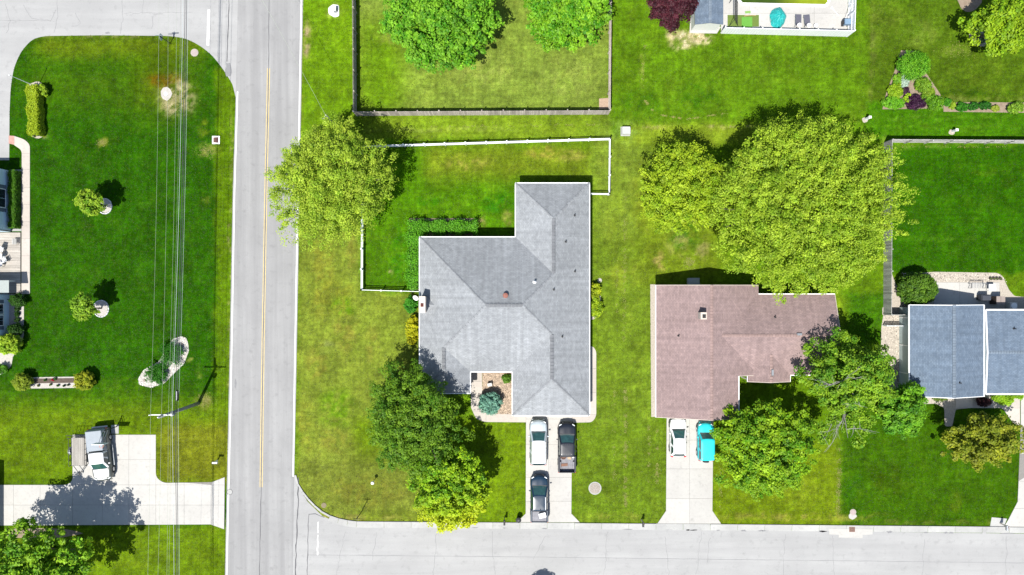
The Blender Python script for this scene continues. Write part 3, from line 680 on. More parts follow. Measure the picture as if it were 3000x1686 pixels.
p_roof = roof_part('roof', [(W1, W2, W3, W4), (W4, W3, Vector((pcut, pS, zc)), Vector((pcut, eS, zc)), Vector((pe, eS, EZ2)), JJ, Vector((pe, eN, EZ2)), Vector((pe, pN, EZ2))),
    (Vector((pe, eN, EZ2)), JJ, EM, Vector((pE, eN, EZ2))), (Vector((pe, eS, EZ2)), Vector((pE, eS, EZ2)), EM, JJ),
    (Vector((x0, pP, EZ2 + .01)), Vector((xm, pP, zp)), Vector((xm, eS + rp_, zp)), Vector((x0, eS, EZ2 + .01))), (Vector((x1, pP, EZ2 + .01)), Vector((x1, eS, EZ2 + .01)), Vector((xm, eS + rp_, zp)), Vector((xm, pP, zp)))], M_RPINK, p_house)
caps(p_house, p_roof, [(W4, W3), (JJ, EM), (Vector((xm, eS + rp_, zp)), Vector((xm, pP, zp)))], M_CAPP, .30, .30, .03)
for a, b in ((W1, W2), (Vector((pe, eN, EZ2)), Vector((pE, eN, EZ2))), (Vector((x1, eS, EZ2)), Vector((pE, eS, EZ2))), (Vector((pcut, pS, zc)), Vector((pcut, eS, zc))), (Vector((x0, pP, EZ2)), Vector((x0, eS, EZ2))), (Vector((x1, pP, EZ2)), Vector((x1, eS, EZ2)))): gutter(p_house, a, b, M_WHITE, .09)
for a, b in ((W2, W3), (W3, Vector((pcut, pS, zc))), (W1, W4), (W4, Vector((pe, pN, EZ2))), (Vector((pE, eN, EZ2)), EM), (EM, Vector((pE, eS, EZ2))), (Vector((x0, pP, EZ2 + .01)), Vector((xm, pP, zp))), (Vector((xm, pP, zp)), Vector((x1, pP, EZ2 + .01))), (Vector((pcut, eS, zc)), Vector((pe, eS, EZ2)))): gutter(p_house, a, b, M_CREAM, .05, .14, 'rake_board', -.01)
wall_part(p_house, [(pw + .45, pN - .35), (pe - .45, pN - .35), (pe - .45, eN - .45), (pE - .35, eN - .45), (pE - .35, eS + .45), (pcut - .3, eS + .45), (pcut - .3, pS + .35), (pw + .45, pS + .35)][::-1], 0, EZ2 - .11, M_CREAM)
wall_part(p_house, [(pcut - .55, pS + .4), (pcut - .31, pS + .4), (pcut - .31, eS + .4), (pcut - .55, eS + .4)], EZ2 - .1, zc - .1, M_CREAM, 'upper_wall')
gable_fill(p_house, (pw + .45, pS + .35, EZ2 - .1), (pcut - .31, pS + .35, zc - .2), (pr, pS + .35, zr - .15), M_CREAM)
gable_fill(p_house, (pe - .45, pN - .36, EZ2 - .1), (pw + .45, pN - .36, EZ2 - .1), (pr, pN - .36, zr - .15), M_CREAM)
gable_fill(p_house, (pE - .36, eS + .45, EZ2 - .1), (pE - .36, eN - .45, EZ2 - .1), (pE - .36, pm, zE - .15), M_CREAM)
for xx in (x0 + .15, x1 - .15): MB().box((xx, pP + .2, 1.2), (.12, .12, 2.4)).build('porch_post', M_WHITE, p_house, world=True)
EXC.append([(1935, 850), (2210, 850), (2210, 875), (2430, 875), (2430, 1090), (2150, 1090), (2150, 1210), (1935, 1210)])
gd = MB().box(((pw + pcut) / 2 + .1, pS + .36, 1.1), (4.9, .08, 2.15)).build('garage_door', M_DOOR, p_house, world=True)
for k in range(3): MB().box(((pw + pcut) / 2 + .1, pS + .31, .6 + k * .55), (4.7, .03, .03)).build('door_rail', M_GREYBOX, gd, world=True)
window_part(p_house, (pE - 3.2, eS + .44, 1.5), 1.8, 1.2, 'S'); MB().box((xm, eS + .44, 1.08), (.95, .08, 2.1)).build('front_door', MAT('dark_red_door', (.18, .04, .03), .5), p_house, world=True)
cc = P(2061, 926, 5.0); ch = MB().box((cc.x, cc.y, 4.5), (.55, .66, 1.1)).build('chimney', M_CREAM, p_house, world=True)
MB().box((cc.x, cc.y, 5.06), (.62, .72, .08)).build('chimney_cap', M_CREAM, ch, world=True); MB().box((cc.x + .04, cc.y - .04, 5.12), (.34, .38, .06)).build('flue', M_BLACKBOX, ch, world=True)
qq = P(1990, 985, 3.6); pipe_vent(p_house, (qq.x, qq.y, EZ2 + p2 * (qq.x - pw)), .35, .06)
qq = P(2271, 930, 3.4); pipe_vent(p_house, (qq.x, qq.y, EZ2 + p2 * (eN - qq.y)), .35, .06)
qq = P(2261, 1091, 3.1); MB().box((qq.x, qq.y, zp + .06), (.26, .80, .16), taper=.7).build('ridge_vent', M_STEEL, p_house, world=True)
qq = P(2342, 980, 3.9); MB().box((qq.x, qq.y, zE - .02), (.64, .30, .20), taper=.75).build('ridge_vent', M_STEEL, p_house, world=True)
hatch = thing('cellar_hatch', 'low grey box against the shaded north wall of the pink house', 'hatch', P(2028, 829))
MB().box((0, .1, .35), (1.15, .75, .7)).build('hatch_body', M_GREYBOX, hatch, bevel=.02); MB().box((0, .1, .72), (1.22, .82, .05)).build('lid', M_STEEL, hatch)

# --- blue-grey gabled house on the right
EZ3, p3 = 2.6, .33
q = lambda x, y: P(x, y, EZ3)
bw, be, bN, bS = q(2664, 0).x, q(2884, 0).x, q(0, 894).y, q(0, 1162).y
br = (bw + be) / 2; zb = EZ3 + p3 * (be - bw) / 2
b_house = thing('house', 'blue-grey shingled house with crossing gables and white gutters', 'house', ((bw + be) / 2, (bN + bS) / 2, 0))
cN, cS, cE = q(0, 908).y, q(0, 1155).y, P(3260, 0, EZ3).x; cmid = (cN + cS) / 2; pE3 = .06; zcm = EZ3 + .12 + pE3 * (cN - cS) / 2; cw0 = be + .06
b_roof = roof_part('roof', [((bw, bN, EZ3), (bw, bS, EZ3), (br, bS, zb), (br, bN, zb)), ((br, bN, zb), (br, bS, zb), (be, bS, EZ3), (be, bN, EZ3)),
    ((cw0, cN, EZ3 + .12), (cw0, cmid, zcm), (cE, cmid, zcm), (cE, cN, EZ3 + .12)), ((cw0, cS, EZ3 + .12), (cE, cS, EZ3 + .12), (cE, cmid, zcm), (cw0, cmid, zcm))], M_RBLUE, b_house)
caps(b_house, b_roof, [((br, bN, zb), (br, bS, zb)), ((cw0, cmid, zcm), (cE, cmid, zcm))], M_CAPB, .28, .34, .035)
for a, b in (((bw, bN, EZ3), (bw, bS, EZ3)), ((be - .05, bN, EZ3 + .02), (be - .05, bS, EZ3 + .02)), ((cw0 + .06, cN, EZ3 + .12), (cE, cN, EZ3 + .12)), ((cw0 + .06, cS, EZ3 + .12), (cE, cS, EZ3 + .12))): gutter(b_house, a, b, M_WHITE, .14)
for a, b in (((cw0, cN, EZ3 + .14), (cw0, cmid, zcm + .02)), ((cw0, cmid, zcm + .02), (cw0, cS, EZ3 + .14))): gutter(b_house, a, b, M_WHITE, .12, .10, 'rake_board', .02)
for a, b in (((bw, bN, EZ3), (br, bN, zb)), ((br, bN, zb), (be, bN, EZ3)), ((bw, bS, EZ3), (br, bS, zb)), ((br, bS, zb), (be, bS, EZ3))): gutter(b_house, a, b, M_WHITE, .06, .12, 'rake_board', -.01)
wall_part(b_house, [(bw + .32, bS + .3), (be - .3, bS + .3), (be - .3, cS + .4), (cE - .3, cS + .4), (cE - .3, cN - .4), (be - .3, cN - .4), (be - .3, bN - .3), (bw + .32, bN - .3)], 0, EZ3 - .11, M_GREENSIDING)
gable_fill(b_house, (bw + .32, bS + .3, EZ3 - .12), (be - .3, bS + .3, EZ3 - .12), (br, bS + .3, zb - .15), M_GREENSIDING)
gable_fill(b_house, (be - .3, bN - .31, EZ3 - .12), (bw + .32, bN - .31, EZ3 - .12), (br, bN - .31, zb - .15), M_GREENSIDING)
gable_fill(b_house, (be + .12, cN - .1, EZ3 - .02), (be + .12, cS + .1, EZ3 - .02), (be + .12, cmid, zcm - .15), M_GREENSIDING)
for yy in (930, 1010, 1090): MB().box((bw + .30, P(0, yy).y, 1.25), (.05, .08, 2.3)).build('corner_trim', M_WHITE, b_house, world=True)
EXC.append([(2640, 905), (2880, 905), (3260, 915), (3260, 1145), (2640, 1150)])
qq = P(2811, 1122, 3.7); pipe_vent(b_house, (qq.x, qq.y, EZ3 + p3 * (be - qq.x) - .02), .35, .06)
qq = P(2977, 964, 3.2); pipe_vent(b_house, (qq.x, qq.y, EZ3 + .12 + pE3 * (cN - qq.y)), .35, .06)
window_part(b_house, (be - 3, bS + .29, 1.5), 1.4, 1.2, 'S'); MB().box((be - 1.2, bS + .28, 1.08), (.95, .06, 2.1)).build('front_door', M_WHITE, b_house, world=True)
window_part(b_house, (br, bN - .28, 1.4), 1.8, 1.6, 'N')

# --- light blue house and garage along the left edge
l_house = thing('house', 'light blue sided house with dark shuttered windows beside the garden walk', 'house', P(-60, 740))
XW0, XA, XB = P(-420, 0).x, P(33, 0).x, P(27, 0).x
yA0, yA1, yB0, yB1 = P(0, 502).y, P(0, 680).y, P(0, 858).y, P(0, 986).y
wall_part(l_house, [(XW0, yA0), (XA, yA0), (XA, yA1), (XW0, yA1)], 0, 2.5, M_BLUESIDING)
wall_part(l_house, [(XW0, yB0), (XB, yB0), (XB, yB1), (XW0, yB1)], 0, 2.5, M_BLUESIDING)
wall_part(l_house, [(XW0, yA1 - .01), (P(-45, 0).x, yA1 - .01), (P(-45, 0).x, yB0 + .01), (XW0, yB0 + .01)], 0, 2.45, M_BLUESIDING)
roof_faces = []
for xr_, ya, yb in ((XA, yA0, yA1), (XB, yB0, yB1)):
    o = .3; ya, yb, xr2 = ya + o, yb - o, xr_ + o; ymid = (ya + yb) / 2; r_ = (ya - yb) / 2; zt = 2.6 + .4 * r_
    roof_faces += [((XW0, ya, 2.6), (xr2, ya, 2.6), (xr2 - r_, ymid, zt), (XW0, ymid, zt)), ((XW0, yb, 2.6), (xr2, yb, 2.6), (xr2 - r_, ymid, zt), (XW0, ymid, zt)), ((xr2, ya, 2.6), (xr2, yb, 2.6), (xr2 - r_, ymid, zt))]
    gutter(l_house, (xr2, ya, 2.6), (xr2, yb, 2.6), M_WHITE)
roof_faces += [((XW0, yA1, 2.75), (P(-40, 0).x, yA1, 2.75), (P(-40, 0).x, yB0, 2.75), (XW0, yB0, 2.75))]
roof_part('roof', roof_faces, M_RGREY, l_house)
for yc, hh in ((P(0, 586).y, 2.0), (P(0, 905).y, 1.1), (P(0, 938).y, 1.1)):
    xx = XA if hh > 1.5 else XB
    window_part(l_house, (xx, yc, 1.55), hh, 1.2, 'E', panes=2)
    for s in (-1, 1): MB().box((xx + .03, yc + s * (hh / 2 + .24), 1.55), (.05, .38, 1.3)).build('shutter', M_SHUTTER, l_house, world=True)
MB().tube([(XA + .05, yA1 + .05, 0), (XA + .05, yA1 + .05, 2.5)], .05, 6).build('downspout', M_DARK, l_house, world=True)
MB().tube([(XB + .05, yB0 - .12, 0), (XB + .05, yB0 - .12, 2.5)], .05, 6).build('downspout', M_DARK, l_house, world=True)
# lean-to over the back step
MB().add([P(-80, 822, 2.2), P(26, 822, 2.2), P(26, 858, 2.35), P(-80, 858, 2.35), P(-80, 822, 2.1), P(26, 822, 2.1), P(26, 858, 2.25), P(-80, 858, 2.25)], [(0, 3, 2, 1), (4, 5, 6, 7), (0, 1, 5, 4), (1, 2, 6, 5), (2, 3, 7, 6), (3, 0, 4, 7)]).build('porch_roof', MAT('porch_metal', (.30, .33, .31), .6, .1), l_house, world=True)
MB().box(P(25, 824, 1.1) , (.1, .1, 2.2)).build('porch_post', M_WHITE, l_house, world=True)
EXC.append([(-420, 500), (33, 500), (33, 680), (62, 680), (62, 862), (27, 862), (27, 986), (-420, 986)])
gar = thing('garage', 'garage at the head of the left concrete driveway', 'garage', P(-120, 1480))
gy0, gy1, gxe = P(0, 1388).y, P(0, 1640).y, P(-11, 0).x
wall_part(gar, [(P(-300, 0).x, gy1), (gxe, gy1), (gxe, gy0), (P(-300, 0).x, gy0)], 0, 2.5, M_BLUESIDING)
gmx = (P(-300, 0).x + gxe) / 2; gz = 2.6 + .35 * (gxe - gmx + .3)
roof_part('roof', [((gxe + .3, gy0 + .3, 2.6), (gxe + .3, gy1 - .3, 2.6), (gmx, gy1 - .3, gz), (gmx, gy0 + .3, gz)), ((gmx * 2 - gxe - .3, gy0 + .3, 2.6), (gmx * 2 - gxe - .3, gy1 - .3, 2.6), (gmx, gy1 - .3, gz), (gmx, gy0 + .3, gz))], M_RGREY, gar)
MB().box((gxe + .03, P(0, 1480).y, 1.1), (.06, 4.6, 2.1)).build('garage_door', M_DOOR, gar, world=True)

# --- pool shed
SZ, sp = 2.35, .30
q = lambda x, y: P(x, y, SZ)
sw, se, sS, sN = q(2036, 0).x, q(2119, 0).x, q(0, 72).y, q(0, -130).y; sr = (sw + se) / 2; zs = SZ + sp * (se - sw) / 2
shed = thing('pool_shed', 'small blue-grey shingled shed beside the pool terrace', 'shed', (sr, (sS + sN) / 2, 0))
s_roof = roof_part('roof', [((sw, sN, SZ), (sw, sS, SZ), (sr, sS, zs), (sr, sN, zs)), ((se, sN, SZ), (se, sS, SZ), (sr, sS, zs), (sr, sN, zs))], M_RBLUE, shed)
caps(shed, s_roof, [((sr, sN, zs), (sr, sS, zs))], M_CAPB, .28, .30, .035)
wall_part(shed, [(sw + .15, sS + .12), (se - .15, sS + .12), (se - .15, sN - .1), (sw + .15, sN - .1)], 0, SZ - .11, M_SIDING)
gable_fill(shed, (sw + .15, sS + .12, SZ - .12), (se - .15, sS + .12, SZ - .12), (sr, sS + .12, zs - .12), M_SIDING)
MB().box((sr, sS + .05, zs - .35), (.34, .05, .12)).build('gable_vent', M_DARK, shed, world=True)
EXC.append([(2030, -130), (2125, -130), (2125, 90), (2030, 90)])
sheet('shed_pad', [(2022, 52), (2112, 80), (2100, 99), (2020, 98)], .03, M_CONC, thick=.03)

# ------------------------------------------------------------------ fences
def board_fence(root, runs, h, bw, mat, pmat, side=1, post_gap=2.3, rails=(.35, 1.0, 1.6), mname='board'):
    "runs: polylines of px at ground; side +1 puts posts left of travel"
    me_b = {}
    for run in runs:
        for (ax, ay), (cx, cy) in zip(run[:-1], run[1:]):
            a, c = P(ax, ay), P(cx, cy); d = c - a; L = d.length; u = d / L; nrm = Vector((-u.y, u.x, 0)) * side; rz = math.atan2(u.y, u.x)
            n = int(L / bw)
            for i in range(n):
                k = i % 3
                if k not in me_b:
                    b = MB(); hh = h * (1 - .006 * k); b.box((0, 0, hh / 2), (bw * .95, .022, hh)); me = bpy.data.meshes.new(mname); me.from_pydata(b.v, [], b.f); me.update(); me.materials.append(mat); me_b[k] = me
                o = mesh_obj(mname, me_b[k], root); o.location = a + u * ((i + .5) * L / n) - root.location; o.rotation_euler = (0, 0, rz + random.uniform(-.03, .03))
            m = max(1, round(L / post_gap))
            for i in range(m + 1):
                pp = a + u * (L * i / m) + nrm * .085
                b = MB(); b.box((0, 0, (h + .05) / 2), (.10, .10, h + .05), rz); o = b.build('post', pmat, root); o.location = pp - root.location
                if i < m:
                    for z in rails:
                        mid = a + u * (L * (i + .5) / m) + nrm * .035
                        b = MB(); b.box((0, 0, 0), (L / m - .01, .04, .09), rz); o = b.build('rail', pmat, root); o.location = mid - root.location + Vector((0, 0, z))
random.seed(3)
f1 = thing('board_fence', 'weathered brown board fence round the tree-shaded back yard', 'fence', P(1043, 338))
board_fence(f1, [[(1042, -80), (1045, 340), (1782, 336), (1786, -80)]], 1.8, .195, M_WOOD, M_WOOD, 1)
f3 = thing('board_fence', 'grey board fence round the lush lawn behind the blue-grey house', 'fence', P(2590, 418))
board_fence(f3, [[(2648, 922), (2588, 922), (2590, 418), (3060, 421)]], 1.7, .17, M_GRAYWOOD, M_GRAYWOOD, -1)
f4 = thing('panel_fence', 'white vinyl panel fence enclosing the swimming pool terrace', 'fence', P(2100, 100))
board_fence(f4, [[(2112, 99), (2483, 108), (2490, -120)]], 1.75, .30, M_VINYL, M_VINYL, 1, 1.9, (.12, .9, 1.68), 'panel_board')
# three-rail white fence of the grey house
f2 = thing('rail_fence', 'white three-rail vinyl fence round the back lawn of the grey house', 'fence', P(1062, 850))
def rail_fence(root, run, h=1.2, gap=2.25):
    for (ax, ay), (cx, cy) in zip(run[:-1], run[1:]):
        a, c = P(ax, ay), P(cx, cy); d = c - a; L = d.length; u = d / L; rz = math.atan2(u.y, u.x); m = max(1, round(L / gap))
        for i in range(m + 1):
            b = MB(); b.box((0, 0, h / 2), (.12, .12, h)); b.box((0, 0, h + .02), (.16, .16, .05)); o = b.build('post', M_VINYL, root); o.location = a + u * (L * i / m) - root.location; o.rotation_euler = (0, 0, rz)
            if i < m:
                for z in (.30, .68, 1.06):
                    b = MB(); b.box((0, 0, 0), (L / m - .12, .05, .15)); o = b.build('rail', M_VINYL, root); o.location = a + u * (L * (i + .5) / m) + Vector((0, 0, z)) - root.location; o.rotation_euler = (0, 0, rz)
rail_fence(f2, [(1238, 855), (1064, 850), (1066, 434), (1784, 412), (1782, 572), (1722, 571)])
f5 = thing('side_gate', 'low white gate between the gravel side strip and the blue-grey house', 'gate', P(2610, 955))
a, c = P(2586, 954), P(2634, 954)
for i, t_ in enumerate((0, .5, 1)): MB().box(a.lerp(c, t_) + Vector((0, 0, .5)), (.09, .09, 1.0)).build('post', M_VINYL, f5, world=True)
for z in (.15, .55, .95): MB().box((a + c) / 2 + Vector((0, .0, z)), ((c - a).length, .05, .12)).build('rail', M_VINYL, f5, world=True)
for i in range(11): MB().box(a.lerp(c, (i + .5) / 11) + Vector((0, .035, .5)), (.10, .02, .9)).build('picket', M_VINYL, f5, world=True)
# ------------------------------------------------------------------ trees and plants
def leaf_mat(name, trans=.28, rough=.55):
    t = NT(name); at = t.n('ShaderNodeAttribute', attribute_name='Col')
    b = t.bsdf(at.outputs['Color'], rough, spec=.22)
    tr = t.n('ShaderNodeBsdfTranslucent'); tc = t.mixc(1.0, at.outputs['Color'], (1.15, 1.2, .55), 'MULTIPLY'); t.l(tc, tr.inputs['Color'])
    mx = t.n('ShaderNodeMixShader'); mx.inputs[0].default_value = trans
    t.l(b.outputs[0], mx.inputs[1]); t.l(tr.outputs[0], mx.inputs[2]); t.l(mx.outputs[0], t.out.inputs['Surface']); return t.m
M_LEAF = leaf_mat('foliage', .34)
def unit(v): return v / np.maximum(np.linalg.norm(v, axis=1, keepdims=True), 1e-6)
def leaf_mesh(name, pos, nrm, size, cols, rng, asp=.55):
    n = len(pos); nrm = unit(nrm)
    t = rng.normal(size=(n, 3)); t = unit(t - (t * nrm).sum(1)[:, None] * nrm); b = np.cross(nrm, t); s = size[:, None]
    fold = nrm * s * .18
    V = np.empty((n, 4, 3)); V[:, 0] = pos + t * s; V[:, 1] = pos + b * s * asp + fold; V[:, 2] = pos - t * s * .7; V[:, 3] = pos - b * s * asp + fold
    me = np_mesh(name, V.reshape(-1, 3), np.arange(4 * n).reshape(n, 4), np.repeat(cols, 4, axis=0)); me.materials.append(M_LEAF); return me
def crown_cloud(rad, nc, cr, lpc, ls, c1, c2, rng, lobe=.16, low=-.45, upb=.9, spread=.6, inner=.28, elong=.7, grad=None, boughs=0):
    rad = np.array(rad, float)
    d = unit(rng.normal(size=(nc * 3, 3))); d = d[d[:, 2] > low][:nc]; nc = len(d)
    k = rng.normal(size=(5, 3)) * np.array([1.6, 2.2, 3, 4, 5])[:, None]; ph = rng.uniform(0, 6.28, 5); am = np.array([1, .8, .7, .6, .5]) * lobe * .5
    f = 1 + (np.cos(d @ k.T + ph) * am).sum(1)
    fr = np.where(rng.random(nc) < inner, rng.uniform(.35, .8, nc), rng.uniform(.84, 1.0, nc))
    if boughs:      # crown made of separate boughs, each a dome of its own
        bd = []
        while len(bd) < boughs:
            cand = unit(rng.normal(size=(24, 3))); cand = cand[cand[:, 2] > -.25]
            bd.append(cand[0] if not bd else cand[np.argmin(np.max(cand @ np.array(bd).T, axis=1))])
        bd = np.array(bd); bk = 1.9 / boughs ** .5
        br_ = rng.uniform(.75, 1.25, boughs) * min(.55, max(.30, bk)); bc = bd * (1.0 - br_)[:, None] * rng.uniform(.88, 1.06, (boughs, 1)) * rad
        bi = rng.choice(boughs, nc, p=br_ ** 2 / (br_ ** 2).sum())
        c = bc[bi] + d * (fr * f * br_[bi])[:, None] * rad * np.array([1, 1, .95])
        d = unit(c / rad * .5 + d * .7)
    else:
        c = d * (fr * f)[:, None] * rad
    csz = cr * rng.uniform(.55, 1.45, nc)
    cc = np.repeat(np.arange(nc), lpc); n = len(cc); nd = unit(d / rad)
    sd = unit(nd + np.array([0, 0, .35]) + rng.normal(size=(nc, 3)) * .45)        # each clump is a spray growing outwards
    t = rng.random(n) ** .8
    o = rng.normal(size=(n, 3)); o[:, 2] *= .7; on = unit(o)
    lat = np.minimum(np.linalg.norm(o, axis=1), 1.7) * (1.0 - .55 * t)
    pos = c[cc] + sd[cc] * ((t - .55) * 2 * elong * csz[cc])[:, None] + on * (lat * .62 * csz[cc])[:, None]
    nrm = on * spread + nd[cc] * .25 + np.array([0, 0, upb]) + rng.normal(size=(n, 3)) * .40
    size = ls * rng.uniform(.6, 1.25, n)
    mixf = np.clip(.5 + .28 * rng.normal(size=nc)[cc] + .22 * rng.normal(size=n), 0, 1)[:, None]
    br = (1 + .10 * rng.normal(size=nc))[cc][:, None] * rng.uniform(.82, 1.18, (n, 1))
    cols = np.clip((np.array(c1) * mixf + np.array(c2) * (1 - mixf)) * br, .002, .9)
    if grad:      # leaf colour blends to a second colour towards one side of the crown
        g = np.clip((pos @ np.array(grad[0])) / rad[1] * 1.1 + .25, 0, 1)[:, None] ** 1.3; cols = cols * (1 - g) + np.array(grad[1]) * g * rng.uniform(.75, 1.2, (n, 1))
    return pos, nrm, size, cols, c
def trunk_mesh(zc, rad, tips, tr, rng, lean=(0, 0)):
    b = MB(); fork = zc - rad[2] * .75; fork = max(fork, zc * .22)
    top = Vector((lean[0], lean[1], zc + rad[2] * .35))
    pts = [Vector((0, 0, -.1)), Vector((lean[0] * .2, lean[1] * .2, fork * .5)), Vector((lean[0] * .45, lean[1] * .45, fork)), Vector((lean[0] * .8, lean[1] * .8, zc)), top]
    b.tube(pts, [tr * 1.35, tr, tr * .9, tr * .45, tr * .12], 9)
    for i in rng.choice(len(tips), min(18, len(tips)), replace=False):
        e = Vector(tips[i]) + Vector((lean[0], lean[1], zc)); s = Vector((lean[0] * .5, lean[1] * .5, rng.uniform(fork * .9, zc)))
        if e.z < s.z: e.z = s.z + .2
        m = s.lerp(e, .5) + Vector((0, 0, -.12 * (e - s).length)); r0 = tr * rng.uniform(.28, .5)
        b.tube([s, m, e], [r0, r0 * .6, r0 * .15], 6)
    return b
def tree(label, px, py, zc, rpx, rz, c1, c2, nc, lpc, cr, ls, seed, group='yard trees', name='tree', tr=.22, base=None, **kw):
    rng = np.random.default_rng(seed); c = P(px, py, zc); k = (H - zc) / H / PXM
    sc_ = 1.10 if kw.get('boughs') else 1.0; rad = (rpx[0] * k * sc_, rpx[1] * k * sc_, rz)
    bx, by = (c.x, c.y) if base is None else P(*base)[:2]
    root = thing(name, label, 'tree', (bx, by, 0), 0, group); lean = (c.x - bx, c.y - by)
    rad_i = (rad[0] - cr * .55, rad[1] - cr * .55, rad[2] - cr * .4)
    pos, nrm, size, cols, tips = crown_cloud(rad_i, nc, cr, lpc, ls, c1, c2, rng, **kw)
    pos = pos + np.array([lean[0], lean[1], zc])
    ok = pos[:, 2] > .25
    mesh_obj('crown', leaf_mesh('crown', pos[ok], nrm[ok], size[ok], cols[ok], rng), root)
    trunk_mesh(zc, rad, tips, tr, rng, lean).build('trunk', M_BARK, root, smooth=True)
    return root
G = lambda r, g, b, k=.72: srgb(r, g, b, k)
YG1, YG2 = G(184, 210, 58), G(138, 172, 30)
tree('bright green rounded tree inside the brown board fence, its crown thick with upturned leaves', 1287, 52, 4.8, (166, 148), 4.2, G(142, 198, 46), G(70, 140, 18), 800, 72, .56, .165, 1, boughs=14, spread=.5, lobe=.14, elong=1.0)
tree('bright green tree against the east side of the brown board fence', 1662, 18, 4.6, (126, 116), 4.0, G(148, 200, 42), G(74, 144, 16), 520, 72, .56, .165, 2, boughs=11, spread=.5, lobe=.14, elong=1.0)
tree('feathery yellow-green tree overhanging the main road edge', 982, 535, 5.6, (187, 174), 4.8, G(190, 212, 66), G(134, 172, 40), 1050, 85, .62, .098, 3, boughs=15, spread=.8, lobe=.34, inner=.35, tr=.30, elong=.9)
tree('huge yellow-green tree spreading over the pink house and grey fence', 2336, 604, 6.6, (284, 268), 5.4, YG1, G(128, 166, 32), 1900, 74, .56, .112, 4, boughs=21, spread=.75, lobe=.24, tr=.42, inner=.22, elong=1.1)
tree('rounded yellow-green tree merging with the huge tree west of it', 1992, 548, 4.6, (122, 130), 3.9, G(182, 206, 44), G(132, 168, 28), 600, 70, .52, .118, 5, boughs=12, spread=.7, lobe=.14, elong=1.0)
tree('purple-leaved tree beside the pool shed', 1968, 4, 3.2, (72, 78), 2.8, G(96, 42, 54), G(54, 20, 32), 200, 90, .45, .12, 6, boughs=8, spread=.6)
tree('large dark olive tree at the corner of the grey house', 1212, 1224, 5.0, (142, 166), 4.3, G(128, 166, 38), G(68, 118, 18), 720, 78, .55, .115, 7, boughs=15, spread=.8, lobe=.34, inner=.4, tr=.28)
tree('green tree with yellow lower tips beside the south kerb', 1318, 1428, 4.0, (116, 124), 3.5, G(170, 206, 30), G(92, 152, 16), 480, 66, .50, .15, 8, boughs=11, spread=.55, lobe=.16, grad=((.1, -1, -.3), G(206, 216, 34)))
tree('leafy green tree beside the turquoise car', 2234, 1318, 4.5, (138, 142), 3.9, G(160, 196, 32), G(92, 148, 20), 560, 76, .54, .145, 9, boughs=13, spread=.6, lobe=.18)
t9 = tree('ragged tree with bare grey limbs between the pink and blue-grey houses', 2482, 1100, 5.2, (128, 124), 4.0, G(152, 188, 40), G(84, 138, 24), 400, 78, .56, .145, 10, boughs=9, spread=.6, lobe=.5, inner=.3)
tree('small vivid green tree south-west of the blue-grey house', 2638, 1208, 3.3, (76, 82), 2.9, G(134, 190, 40), G(70, 136, 18), 190, 85, .45, .15, 11, boughs=8, spread=.5, lobe=.16)
tree('olive-brown tree in front of the blue-grey house walk', 2868, 1286, 3.6, (112, 82), 2.6, G(162, 168, 42), G(112, 130, 26), 210, 85, .50, .15, 12, boughs=9, spread=.7, lobe=.42, inner=.35)
tree('loose yellow-green tree over the round gravel bed', 2945, 70, 4.2, (96, 92), 3.4, G(164, 196, 34), G(112, 158, 20), 200, 85, .58, .17, 13, boughs=8, spread=.7, lobe=.42)
tree('big green tree south of the left concrete driveway', 126, 1668, 6.0, (186, 150), 5.0, G(158, 200, 42), G(86, 146, 18), 470, 54, .56, .17, 14, boughs=16, spread=.65, lobe=.30, tr=.35, inner=.2)
tree('tree standing across the south street', 1556, 1872, 4.2, (95, 88), 3.0, G(120, 170, 30), G(70, 120, 20), 130, 70, .60, .2, 15)
tree('small lawn tree in a stone ring, the one with a fuller pale crown', 262, 590, 2.9, (46, 38), 1.5, G(170, 200, 52), G(112, 158, 28), 95, 75, .34, .115, 16, 'small lawn trees in stone rings', boughs=6, base=(309, 604), lobe=.3, tr=.07)
tree('small lawn tree in a stone ring, the one nearer the topiary bed', 252, 900, 2.8, (40, 38), 1.4, G(164, 200, 50), G(108, 156, 28), 85, 75, .34, .115, 17, 'small lawn trees in stone rings', boughs=6, base=(297, 904), lobe=.3, tr=.07)
# bare grey limbs of the ragged tree
rb = np.random.default_rng(77)
def limb(b, s, d, L, r, depth):
    pts = [s]; dd = d.copy()
    for i in range(4):
        dd = (dd + Vector(rb.normal(size=3)) * .16).normalized(); pts.append(pts[-1] + dd * L / 4)
    b.tube(pts, [r, r * .85, r * .7, r * .5, r * .3], 5, False)
    if depth:
        for k in range(3):
            q = pts[int(rb.integers(1, 4))]; limb(b, q, (dd + Vector(rb.normal(size=3)) * .5).normalized(), L * rb.uniform(.45, .7), r * .5, depth - 1)
L9 = t9.location
for (sx, sy, ex, ey, z0, z1) in ((2470, 1180, 2452, 1300, 4.0, 5.2), (2462, 1175, 2425, 1262, 4.0, 5.0), (2474, 1180, 2484, 1290, 3.8, 5.0), (2470, 1120, 2478, 1060, 6.5, 8.6), (2490, 1140, 2520, 1190, 6.0, 7.6), (2478, 1110, 2430, 1135, 6.3, 7.8)):
    b = MB(); s = P(sx, sy, z0) - L9; e = P(ex, ey, z1) - L9; limb(b, s, (e - s).normalized(), (e - s).length, .06, 2); b.build('bare_branch', M_BARE, t9)
